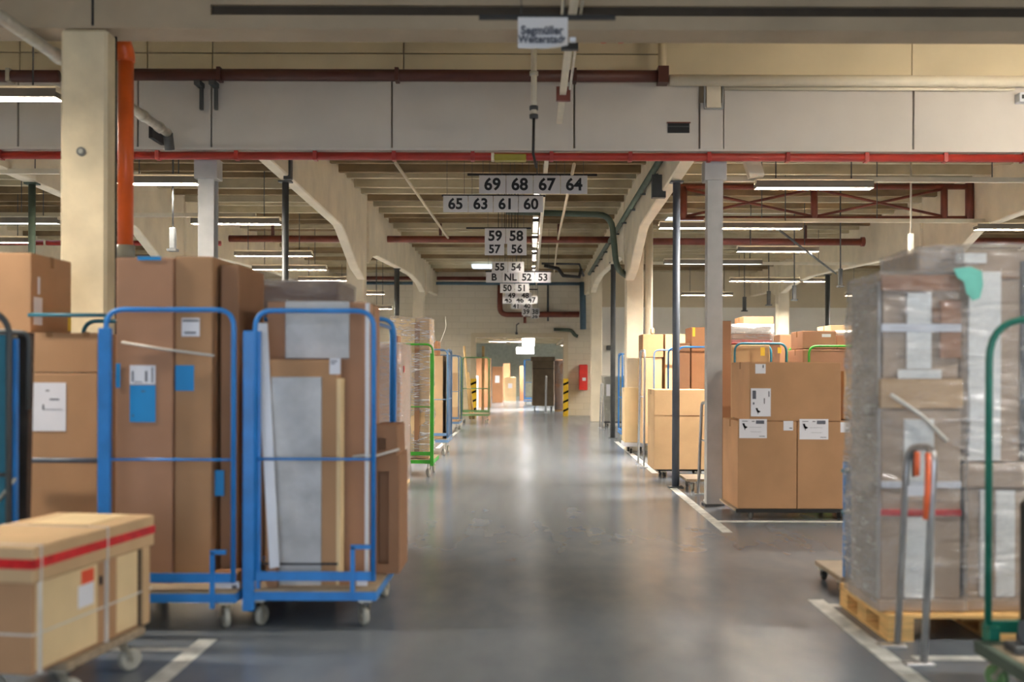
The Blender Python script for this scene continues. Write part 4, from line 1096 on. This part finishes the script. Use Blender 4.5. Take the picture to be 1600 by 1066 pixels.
t = wstack(x0, x1, Yf, YK, .142, z(432), 'left film wrapped furniture stack on the wooden pallet', [(z(937), CBG, 'carton_tray', -.02), (z(640), CBG, 'furniture_carton', 0), (z(592), CBL, 'padded_carton', -.01), (z(432), CBG, 'furniture_carton', .01)])
for (a0, a1, b0, b1, mm, nm) in ((1416, 1454, 458, 577, FOAM, 'foam_strip'), (1402, 1470, 578, 592, FOAM, 'foam_strip'), (1412, 1458, 655, 760, FOAM, 'foam_strip'), (1412, 1458, 808, 935, FOAM, 'foam_strip'),
                                 (1376, 1500, 796, 806, REDTAPE, 'red_tape'), (1376, 1500, 752, 763, WPLAS, 'clear_tape'), (1376, 1500, 506, 519, WPLAS, 'clear_tape'), (1455, 1466, 482, 505, CBD, 'dark_edge'), (1376, 1498, 430, 455, CBO, 'lid_edge'), (1468, 1500, 470, 560, CBO, 'side_board')):
    a, b = P(a0, b0, Yf), P(a1, b1, Yf)
    bx(nm, a.x, b.x, Yf - (.012 if 'foam' in nm or 'board' in nm else .016), Yf + .005, b.z, a.z, mm, t, .002)
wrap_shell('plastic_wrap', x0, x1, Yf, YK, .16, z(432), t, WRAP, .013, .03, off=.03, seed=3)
wrap_shell('loose_film', x0, x1, Yf, YK, .2, z(440), t, WRAPC, .015, .04, faces='l', off=.035, seed=21)  # added film layer whose pale streaks paint the left side highlights
bx('side_board', x0 - .012, x0, Yf + .02, YK - .02, .2, z(440), GREYB, t)
tag(tb('clear_strap', [P(1392, 617, Yf - .05), P(1440, 650, Yf - .05), P(1480, 690, Yf - .05)], .012, STRAP, None, 6), 'twisted film strand slanting across the left wrapped stack', 'strap')
x2 = P(1508, 0, Yf).x
t = thing('wrapped_stack', 'right, taller film wrapped stack on the wooden pallet', 'stack', (x2 + .3, 5.9, .142))
zt2 = P(1500, 392, 5.72).z
x3 = x2 + .72
bx('carton_tray', x2 - .02, x3, 5.58, 6.28, .145, z(937), CBG, t, .005)
bx('furniture_carton', x2 + .01, x3, 5.62, 6.26, z(937), z(765), CBG, t, .006)
bx('middle_carton', x2, x3, 5.60, 6.26, z(763), z(725), CBG, t, .006)
bx('furniture_carton', x2 + .01, x3, 5.66, 6.26, z(723), zt2 - .12, CBG, t, .006)
bx('top_carton', x2 - .2, x3, 5.72, 6.3, zt2 - .12, zt2, CBG, t, .006)
for (a0, a1, b0, b1, mm, nm, yy) in ((1530, 1548, 766, 932, FOAM, 'foam_strip', 5.62), (1555, 1584, 766, 932, FOAM, 'foam_strip', 5.62), (1512, 1562, 425, 720, FOAM, 'foam_panel', 5.66), (1492, 1540, 396, 412, FOAM, 'foam_strip', 5.72),
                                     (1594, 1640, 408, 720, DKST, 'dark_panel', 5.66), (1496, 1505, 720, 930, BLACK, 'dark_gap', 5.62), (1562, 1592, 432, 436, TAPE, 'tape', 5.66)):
    a, b = P(a0, b0, yy), P(a1, b1, yy)
    bx(nm, a.x, b.x, yy - .012, yy + .005, b.z, a.z, mm, t, .002)
a, b = P(1488, 418, 5.55), P(1536, 470, 5.55)
bm = bmesh.new(); slab(bm, [P(*c_, 5.53) for c_ in ((1490, 420), (1496, 434), (1506, 440), (1510, 458), (1520, 470), (1531, 466), (1536, 446), (1534, 424), (1516, 417))], .004); link('mint_film_patch', bm, TGREEN, t)
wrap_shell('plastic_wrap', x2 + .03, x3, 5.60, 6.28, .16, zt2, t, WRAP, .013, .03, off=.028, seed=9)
wrap_shell('top_wrap', x2 - .2, x2 + .03, 5.72, 6.28, zt2 - .14, zt2, t, WRAPW, .015, .035, off=.015, seed=11)
# silver tube frame standing before pallet
t = thing('tube_stand', 'silver narrow tube stand with orange sleeves before the pallet', 'stand', (1.95, 5.2, 0))
def sp(px, py, Y): return P(px, py, Y)
for k, (bp, tp1, tp2, bp2) in enumerate((((1402, 1006, 5.4), (1418, 700, 5.36), (1460, 698, 5.05), (1443, 1034, 5.06)),)):
    tb('stand_frame', rnd([P(*bp), P(*tp1), P(*tp2), P(*bp2)], .1, 8), .0175, ALU, t, 12)
tb('inner_hook', rnd([P(1428, 745, 5.34), P(1427, 697, 5.34), P(1452, 697, 5.1), P(1452, 755, 5.1)], .07, 6), .012, DKST, t, 8)
tb('orange_sleeve', [P(1433, 706, 5.0), P(1432, 744, 5.0)], .014, ORS, t, 10)
tb('orange_sleeve', [P(1450, 708, 5.0), P(1449, 765, 5.0), P(1446, 812, 5.0)], .014, ORS, t, 10)
for (px, py, Y) in ((1395, 1007, 5.4), (1436, 1036, 5.06)):
    q = P(px, py, Y); bx('foot_plate', q.x - .07, q.x + .07, Y - .03, Y + .03, 0, .012, ALU, t, .003)
a = P(1431, 760, 5.2); bx('cross_plate', P(1410, 0, 5.3).x, P(1450, 0, 5.2).x, 5.2, 5.21, a.z - .05, a.z, WPLAS, t)
# blue cart post behind the pallet
xq = P(1322, 0, 6.6).x
t = thing('roll_cart', 'low blue cart end standing behind the wooden pallet', 'cart', (xq, 6.7, 0))
bx('corner_post', xq, xq + .05, 6.6, 6.64, .12, P(0, 718, 6.6).z, BLUE, t, .004)
for py in (730, 795, 905): bx('hinge', xq - .008, xq + .055, 6.592, 6.65, P(0, py, 6.6).z - .02, P(0, py, 6.6).z, TEAL, t)
bx('base_frame', xq - .02, xq + .8, 6.6, 7.2, .09, .12, DECK, t)
for x in (xq + .02, xq + .72):
    for y in (6.68, 7.1): caster(x, y, t, .035, DRUBBER, 0, .09)
# bottle green cart at right edge
t = thing('roll_cart', 'bottle green cart at the right picture edge', 'cart', (2.5, 4.7, 0))
Yg = 4.86
xg = P(1547, 0, Yg).x
loop(t, 'y', Yg, xg, xg + .72, P(0, 985, Yg).z, P(0, 494, Yg).z, BGREEN, r=.017, rad=.2, rails=(), bar=False, name='end_frame')
bx('bottom_bar', xg - .017, xg + .73, Yg - .012, Yg + .012, P(0, 984, Yg).z, P(0, 965, Yg).z, BGREEN, t)
bm = bmesh.new(); dz = .19; box(bm, 2.09, 2.95, 4.0, 4.06, dz - .055, dz - .0); box(bm, 2.09, 2.95, 4.74, 4.8, dz - .055, dz); box(bm, 2.09, 2.13, 4.06, 4.74, dz - .055, dz)
box(bm, 2.91, 2.95, 4.06, 4.74, dz - .055, dz)
link('base_frame', bm, DGRN, t)
bx('deck', 2.13, 2.91, 4.06, 4.74, dz - .03, dz - .004, DECK, t)
bx('frame_socket', xg - .02, xg + .03, Yg - .06, Yg + .02, dz - .05, dz + .06, BGREEN, t)
for (x, y, an) in ((2.16, 4.66, -.6), (2.16, 4.12, .2), (2.85, 4.66, 0), (2.85, 4.12, 0)): caster(x, y, t, .055, OLIVE if x < 2.5 else RUBBER, an, dz - .055)
t = thing('electric_motor', 'grey ribbed motor standing on the bottle green cart', 'motor', (2.28, 4.6, dz))
bm = bmesh.new()
for k in range(6):
    bmesh.ops.create_cone(bm, cap_ends=True, segments=20, radius1=.05 - .004 * (k % 2), radius2=.05 - .004 * (k % 2), depth=.018, matrix=Matrix.Translation((2.24 + k * .018, 4.62, dz + .085)) @ Matrix.Rotation(PI / 2, 4, 'Y'))
link('ribbed_housing', bm, DKBL, t); bx('motor_foot', 2.17, 2.40, 4.56, 4.68, dz - .004, dz + .035, DKST, t, .006)
tb('motor_flange', [(2.345, 4.62, dz + .085), (2.36, 4.62, dz + .085)], .062, SILV, t, 18)
tb('lever', [(2.37, 4.62, dz + .1), (2.42, 4.6, dz + .33)], .016, BLACK, t, 8)
tag(bx('black_panel', P(1592, 0, 4.8).x, P(1592, 0, 4.8).x + .3, 4.60, 4.63, dz + .12, P(0, 735, 4.7).z, DKPLAS) if False else bx('black_bag', P(1591, 0, 4.75).x, P(1591, 0, 4.75).x + .35, 4.66, 4.74, dz, P(0, 690, 4.7).z - .55 + .3, DKPLAS, None, .02), 'black bag standing at the right picture edge on the green cart', 'bag')

# ---- right: three chair cartons on a dolly
Yd = 10.0
x0, xm, x1 = P(1155, 0, Yd).x, P(1248, 0, Yd).x, P(1339, 0, Yd).x
t = thing('dolly', 'low flat dolly under the three chair cartons', 'dolly', ((x0 + x1) / 2, 10.4, 0))
bx('deck', x0 - .03, x1 + .01, Yd - .01, Yd + .8, .085, .105, DECK, t)
bx('edge_rail', x0 - .02, x1, Yd - .015, Yd + .0, .07, .105, BLACK, t)
for x in (x0 + .14, x1 - .14):
    for y in (Yd + .08, Yd + .7): caster(x, y, t, .037, RUBBER if x < 2.5 else DRUBBER, .4, .085)
zc = P(0, 655, Yd).z
pr = ((.6, .9, .07, .25), (.1, .3, .1, .13), (.45, .55, .1, .14), (.35, .8, .42, .43), (.4, .8, .66, .67), (.72, .93, .88, .91))
o = carton(x0, xm - .006, Yd, Yd + .78, .106, zc, CB, 'lower left chair carton with a wide white label on the dolly')
sticker('product_label', 1155, 1198, 655, 685, Yd, PAPER, o, pr, (.2, .38, .028)); sticker('small_label', 1224, 1239, 658, 673, Yd, PAPER, o, ((.6, .9, .7, .8),))
o = carton(xm + .002, x1, Yd, Yd + .78, .106, zc, CB, 'lower right chair carton with a wide white label on the dolly')
sticker('product_label', 1249, 1294, 655, 687, Yd, PAPER, o, pr, (.2, .38, .028)); sticker('small_label', 1313, 1328, 660, 676, Yd, PAPER, o, ((.6, .9, .7, .8),))
o = carton(P(1173, 0, Yd).x, P(1316, 0, Yd).x, Yd + .005, Yd + .9, zc + .003, P(0, 562, Yd).z, CB, 'upper carton lying across the two lower chair cartons')
sticker('product_label', 1173, 1204, 607, 651, Yd + .005, PAPER, o, ((.08, .26, .08, .38), (.88, .93, .1, .3), (.1, .18, .5, .58), (.65, .7, .35, .55)), (.36, .8, .026)); sticker('small_label', 1180, 1196, 569, 584, Yd + .005, PAPER, o, ((.7, .82, .1, .4),))
carton(P(1320, 0, 10.2).x, P(1372, 0, 10.2).x, 10.2, 10.9, zc + .003 if False else P(0, 651, 10.2).z, P(0, 576, 10.2).z, CBL, 'light carton half hidden behind the upper chair carton')
carton(P(1340, 0, 10.05).x, P(1380, 0, 10.05).x, 10.05, 10.85, .0, P(0, 652, 10.05).z - .002, CB, 'carton between the chair cartons and the wrapped pallet')
# carts and goods behind
t = cart(P(1142, 0, 12.2).x, P(1186, 0, 12.2).x + .36, 12.2, 13.0, TEAL, 'teal tube cart behind the chair cartons', H=1.78)
t2 = thing('wrapped_parcel', 'red and white film wrapped parcel on the teal cart', 'parcel', P(1178, 520, 12.5))
a, b = P(1144, 0, 12.4), P(1209, 0, 12.4)
zz = P(0, 534, 12.4).z
carton(a.x, b.x - .05, 12.35, 12.95, .22, zz - .01, CBL, 'carton with yellow tag inside the teal tube cart')
q = P(1187, 550, 12.34); tag(bx('yellow_tag', q.x - .025, q.x + .025, 12.18, 12.2, q.z - .05, q.z + .05, YPAPER), 'left yellow tag hanging on the teal cart', 'tag')
q = P(1213, 548, 12.34); tag(bx('yellow_tag', q.x - .02, q.x + .02, 12.18, 12.2, q.z - .035, q.z + .035, YPAPER), 'right yellow tag hanging on the teal cart', 'tag')
bx('red_layer', a.x, b.x, 12.4, 12.9, zz, P(0, 527, 12.4).z, REDTAPE, t2, .01); bx('brown_layer', a.x, b.x, 12.4, 12.9, P(0, 527, 12.4).z, P(0, 518, 12.4).z, CBP, t2, .01)
bx('white_layer', a.x, b.x, 12.4, 12.9, P(0, 518, 12.4).z, P(0, 504, 12.4).z, FOAM, t2, .02)
wrap_shell('plastic_wrap', a.x, b.x, 12.4, 12.9, zz, P(0, 504, 12.4).z, t2, WRAPW, .012, .06)
t = cart(P(1258, 0, 12.0).x, P(1258, 0, 12.0).x + .85, 12.0, 12.85, GREEN, 'green tube cart behind the upper chair carton', H=P(0, 537, 12.0).z)
o = carton(P(1256, 0, 12.1).x, P(1338, 0, 12.1).x, 12.1, 12.8, .22, P(0, 542, 12.1).z, CBP, 'brown carton inside the green tube cart behind the chair cartons')
o = carton(P(1256, 0, 12.15).x, P(1308, 0, 12.15).x, 12.15, 12.7, P(0, 541, 12.15).z, P(0, 513, 12.15).z, CBP, 'carton on top of the green tube cart load')
sticker('white_print', 1284, 1298, 522, 527, 12.15, PAPER, o)
carton(P(1308, 0, 12.2).x + .01, P(1345, 0, 12.2).x, 12.2, 12.7, P(0, 541, 12.15).z + .002, P(0, 520, 12.2).z, CBP, 'flat carton on the green cart load beside the printed carton')
tag(bx('foam_block', P(1308, 0, 12.2).x + .01, P(1345, 0, 12.2).x, 12.22, 12.6, P(0, 520, 12.2).z + .003, P(0, 512, 12.2).z, FOAM, None, .02), 'white foam sheet lying on the flat carton', 'foam')
carton(P(1223, 0, 12.9).x, P(1256, 0, 12.9).x, 13.0, 13.6, 0, P(0, 519, 13.0).z, CBD, 'dark brown tall carton between the teal and green carts')
carton(P(1163, 0, 16.5).x, P(1210, 0, 16.5).x, 16.5, 17.2, 0, P(0, 491, 16.5).z, CBO, 'tall carton seen above the red and white wrapped parcel')
carton(P(1130, 0, 11.5).x, P(1144, 0, 11.5).x, 11.5, 12.0, 0, P(0, 498, 11.5).z, CBD, 'narrow dark carton right behind the right grey post')
carton(P(1300, 0, 14.5).x, P(1345, 0, 14.5).x, 14.5, 15.2, 0, P(0, 504, 14.5).z, CBL, 'light carton behind the foam sheet at right')
# ---- big light carton at the aisle
Yb = 13.8
xa, xb = P(1024, 0, Yb).x, P(1108, 0, Yb).x
t = thing('dolly', 'black wheeled dolly under the large light carton at the aisle', 'dolly', (2.1, 14.2, 0))
bx('deck', xa + .05, xb - .0, Yb + .1, Yb + .7, .09, .115, BLACK, t)
for x in (xa + .15, xb - .1):
    for y in (Yb + .15, Yb + .6): caster(x, y, t, .04, DRUBBER, .5, .09)
o = carton(xa, xb, Yb, Yb + .75, .12, P(0, 606, Yb).z, CBL, 'large light carton with flap seam standing at the aisle', tape=True)
zz = P(0, 646, Yb).z
bx('flap_edge', xa + .22, xb - .05, Yb - .006, Yb, zz - .004, zz + .004, CBD, o); bx('flap', xa + .004, xb - .004, Yb - .005, Yb + .001, zz, P(0, 607, Yb).z, CBL, o)
t = thing('dolly', 'pale low dolly beside the base of the right grey post', 'dolly', (2.1, 12.4, 0))
a = P(1075, 0, 12.3).x
bx('deck', a, a + .5, 12.3, 12.9, .12, .15, DECK, t)
for x in (a + .08, a + .4):
    for y in (12.38, 12.8): caster(x, y, t, .045, RUBBER, .3, .12)
# blue carts + cartons behind it
t = cart(P(1055, 0, 14.9).x, P(1055, 0, 14.9).x + .8, 14.9, 15.7, BLUE, 'light blue tube cart behind the large light carton', H=1.8, rails=())
o = carton(P(1062, 0, 15.0).x, P(1080, 0, 15.0).x, 15.0, 15.6, .22, P(0, 533, 15.0).z, CBD, 'narrow dark carton in the light blue cart', tape=False)
o = carton(P(1082, 0, 15.0).x, P(1110, 0, 15.0).x, 15.0, 15.6, .22, P(0, 508, 15.0).z, CBO, 'orange brown tall carton with yellow strip in the light blue cart', tape=False)
sticker('yellow_strip', 1082, 1086, 512, 526, 15.0, YPAPER, o)
t = cart(P(1018, 0, 17.2).x, P(1018, 0, 17.2).x + .85, 17.2, 18.1, BLUEG, 'grey blue tube cart left of the light blue cart', H=1.8, rails=())
carton(P(1020, 0, 17.3).x - .16, P(1036, 0, 17.3).x, 17.3, 18.0, .22, P(0, 556, 17.3).z, CBL, 'tan carton stack base in the grey blue tube cart')
carton(P(1006, 0, 17.35).x, P(1038, 0, 17.35).x, 17.35, 18.0, P(0, 555, 17.3).z, P(0, 519, 17.3).z, CB, 'brown carton on top of the tan base in the grey blue tube cart')
carton(P(1041, 0, 17.4).x, P(1076, 0, 17.4).x, 17.4, 18.05, .22, P(0, 519, 17.4).z, CBL, 'tall tan carton right half of the grey blue tube cart')
tag(bx('foam_roll', P(1019, 0, 17.4).x, P(1025, 0, 17.4).x, 17.45, 17.55, P(0, 518.6, 17.35).z, P(0, 509, 17.4).z, CBY, None, .02), 'small cream roll standing on the brown carton', 'roll')
# column foot marker & carton in front
a = P(978, 0, 18.0)
carton(P(977, 0, 18.0).x, P(1003, 0, 18.0).x, 17.85, 18.4, .2, P(0, 603, 18.0).z, CBY, 'pale yellow carton in front of the right concrete column')
t = thing('dolly', 'white low dolly under the pale yellow carton', 'dolly', (1.8, 18, 0))
bx('deck', P(976, 0, 18.0).x, P(1004, 0, 18.0).x, 17.8, 18.45, .13, .197, WPLAS, t)
for x in (1.78, 2.0):
    for y in (17.9, 18.35): caster(x, y, t, .045, DRUBBER, .2, .13)
def aframe(px, pyt, pyb, Y, label, m=ALU, w=.1):
    a = P(px, pyt, Y); t = thing('tube_stand', label, 'stand', (a.x, Y, 0))
    tb('stand_frame', rnd([(a.x - w * .2, Y + .3, .02), (a.x, Y + .2, a.z), (a.x + .02, Y - .2, a.z), (a.x, Y - .3, .02)], .08), .018, m, t, 8)
    for y in (Y + .3, Y - .3): bx('foot_plate', a.x - .06, a.x + .06, y - .02, y + .02, 0, .015, m, t)
    tb('handle_bar', [(a.x, Y + .2, a.z * .6), (a.x, Y - .2, a.z * .6)], .01, m, t, 6)
aframe(1003, 548, 745, 15.6, 'thin dark silver tube stand left of the large light carton')
aframe(1101, 630, 790, 11.7, 'silver tube stand leaning beside the right grey post')
aframe(940, 600, 655, 25.6, 'silver tube stand at the far right aisle edge')
# far right side blue carts & wrapped cart
t = cart(1.86, 2.6, 20.6, 21.5, BLUE, 'blue cart between the dark round post and the right column', H=1.8, left=True, rails=(.9,))
t = thing('wrapped_stack', 'grey film wrapped cart load before the far right column', 'stack', (2.2, 26.5, .15))
x0 = P(946, 0, 26.3).x
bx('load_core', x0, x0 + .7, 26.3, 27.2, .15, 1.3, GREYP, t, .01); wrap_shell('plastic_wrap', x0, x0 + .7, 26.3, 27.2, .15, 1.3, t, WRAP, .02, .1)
bx('note', x0 + .05, x0 + .15, 26.27, 26.28, .8, 1.1, PAPER, t)
bx('base', x0, x0 + .7, 26.3, 27.2, .10, .148, DKST, t)
for x in (x0 + .1, x0 + .6):
    for y in (26.4, 27.05): caster(x, y, t, .04, DRUBBER, 0, .10)
# extinguisher cabinet
a, b = P(905, 570, 32.6), P(918, 610, 32.6)
t = thing('fire_extinguisher', 'red fire extinguisher cabinet beside the far right doorway wall', 'extinguisher', ((a.x + b.x) / 2, 32.8, b.z))
bx('cabinet', a.x, b.x, 32.6, 32.98, b.z, a.z, REDSIGN, t, .02)
bx('white_symbol', a.x + .1, b.x - .06, 32.585, 32.6, b.z + .3, b.z + .4, PAPER, t)
q = P(968, 540, 28.9); tag(bx('wall_lamp', q.x - .07, q.x + .07, 32.85, 33, q.z - .06, q.z + .1, DKST, None, .02), 'small dark lamp on the white wall behind the dark post', 'lamp')
# striped barriers at doorway
def barrier(pxa, pxb, label):
    a, b = P(pxa, 592, 32.6), P(pxb, 592, 32.6)
    t = thing('striped_bollard', label, 'bollard', ((a.x + b.x) / 2, 32.7, 0))
    bx('bollard_body', a.x, b.x, 32.6, 32.9, 0, a.z, YEL, t, .01)
    for k in range(4):
        z0_ = .12 + k * .28; bm = bmesh.new()
        vs = [bm.verts.new((a.x - .002, 32.595, z0_)), bm.verts.new((b.x + .002, 32.595, z0_ + .08)), bm.verts.new((b.x + .002, 32.595, z0_ + .15)), bm.verts.new((a.x - .002, 32.595, z0_ + .07))]
        bm.faces.new(vs); bmesh.ops.solidify(bm, geom=bm.faces[:], thickness=.003); link('black_stripe', bm, BLACK, t)
barrier(735, 744, 'yellow and black striped bollard left of the doorway')
barrier(880, 888, 'yellow and black striped bollard right of the doorway')
# ---- beyond the doorway
a, b = P(833, 0, 36.0), P(868, 0, 36.0)
t = thing('covered_cart', 'tall dark brown covered cart just beyond the doorway', 'cart', ((a.x + b.x) / 2, 36.3, 0))
bx('cover', a.x, b.x, 36.0, 37.0, .2, P(0, 556, 36).z, DARKCOV, t, .03); bx('cover_lid', a.x - .05, b.x + .03, 35.96, 37.04, P(0, 562, 36).z, P(0, 555, 36).z, DARKCOV, t, .02)
bx('cover_seam', a.x, b.x, 35.98, 36, P(0, 574, 36).z, P(0, 573, 36).z + .0, BLACK, t)
for x in (a.x + .1, b.x - .1):
    for y in (36.1, 36.9): caster(x, y, t, .08, DRUBBER, 0, .2)
t = thing('wrapped_stack', 'brownish wrapped stack right of the covered cart beyond the doorway', 'stack', (1.1, 36.5, 0))
a, b = P(869, 0, 36.4), P(882, 0, 36.4)
bx('load_core', a.x, b.x, 36.4, 37.2, .05, P(0, 560, 36.4).z, CBP, t, .02); wrap_shell('plastic_wrap', a.x, b.x, 36.4, 37.2, .05, P(0, 560, 36.4).z, t, WRAPW, .03, .12); bx('pallet_base', a.x, b.x, 36.4, 37.2, 0, .05, WOOD, t)
aframe(853, 588, 640, 35.2, 'white tube stand before the covered cart')
for i, (pa, pb, pt, Y, m, lab) in enumerate((
        (744, 766, 560, 40.0, CBO, 'orange brown tall carton left beyond the doorway'),
        (769, 785, 573, 46.0, CBO, 'brown carton with blue label left of the middle beyond the doorway'),
        (786, 797, 568, 50.0, CB, 'middle tall carton deep beyond the doorway'),
        (788, 806, 590, 48.0, CBY, 'pale yellow carton in the middle beyond the doorway'),
        (812, 818, 572, 49.0, CBO, 'narrow brown carton right of the middle beyond the doorway'))):
    a, b = P(pa, pt, Y), P(pb, pt, Y)
    o = carton(a.x, b.x, Y, Y + .8, 0, a.z, m, lab)
    if i in (1, 3): bx('white_label', (a.x + b.x) / 2 - .1, (a.x + b.x) / 2 + .1, Y - .01, Y, a.z * .55, a.z * .75, PAPER, o)
t = cart(P(820, 0, 43).x, P(832, 0, 43).x + .3, 42.6, 43.4, BLUE, 'light blue cart right of the middle beyond the doorway', H=1.9, left=True)
tag(bx('white_board', P(743, 0, 38).x, P(749, 0, 38).x, 38, 38.1, 0.0, P(0, 585, 38).z, PAPER, None, .01), 'white upright board at the left beyond the doorway', 'board')
for i, (pa, pb, p0, p1, Y, lab) in enumerate(((816, 835, 529, 541, 38.0, 'upper bright hanging sign beyond the doorway'), (807, 834, 543, 553, 38.4, 'lower bright hanging sign beyond the doorway'))):
    a, b = P(pa, p0, Y), P(pb, p1, Y)
    t = thing('lit_sign', lab, 'sign', ((a.x + b.x) / 2, Y, b.z))
    bx('sign_panel', a.x, b.x, Y, Y + .08, b.z, a.z, LITSIGN, t)
    for x in (a.x + .1, b.x - .1): tb('hanging_wire', [(x, Y + .04, a.z), (x, Y + .04, 3.08)], .01, DKST, t, 5)
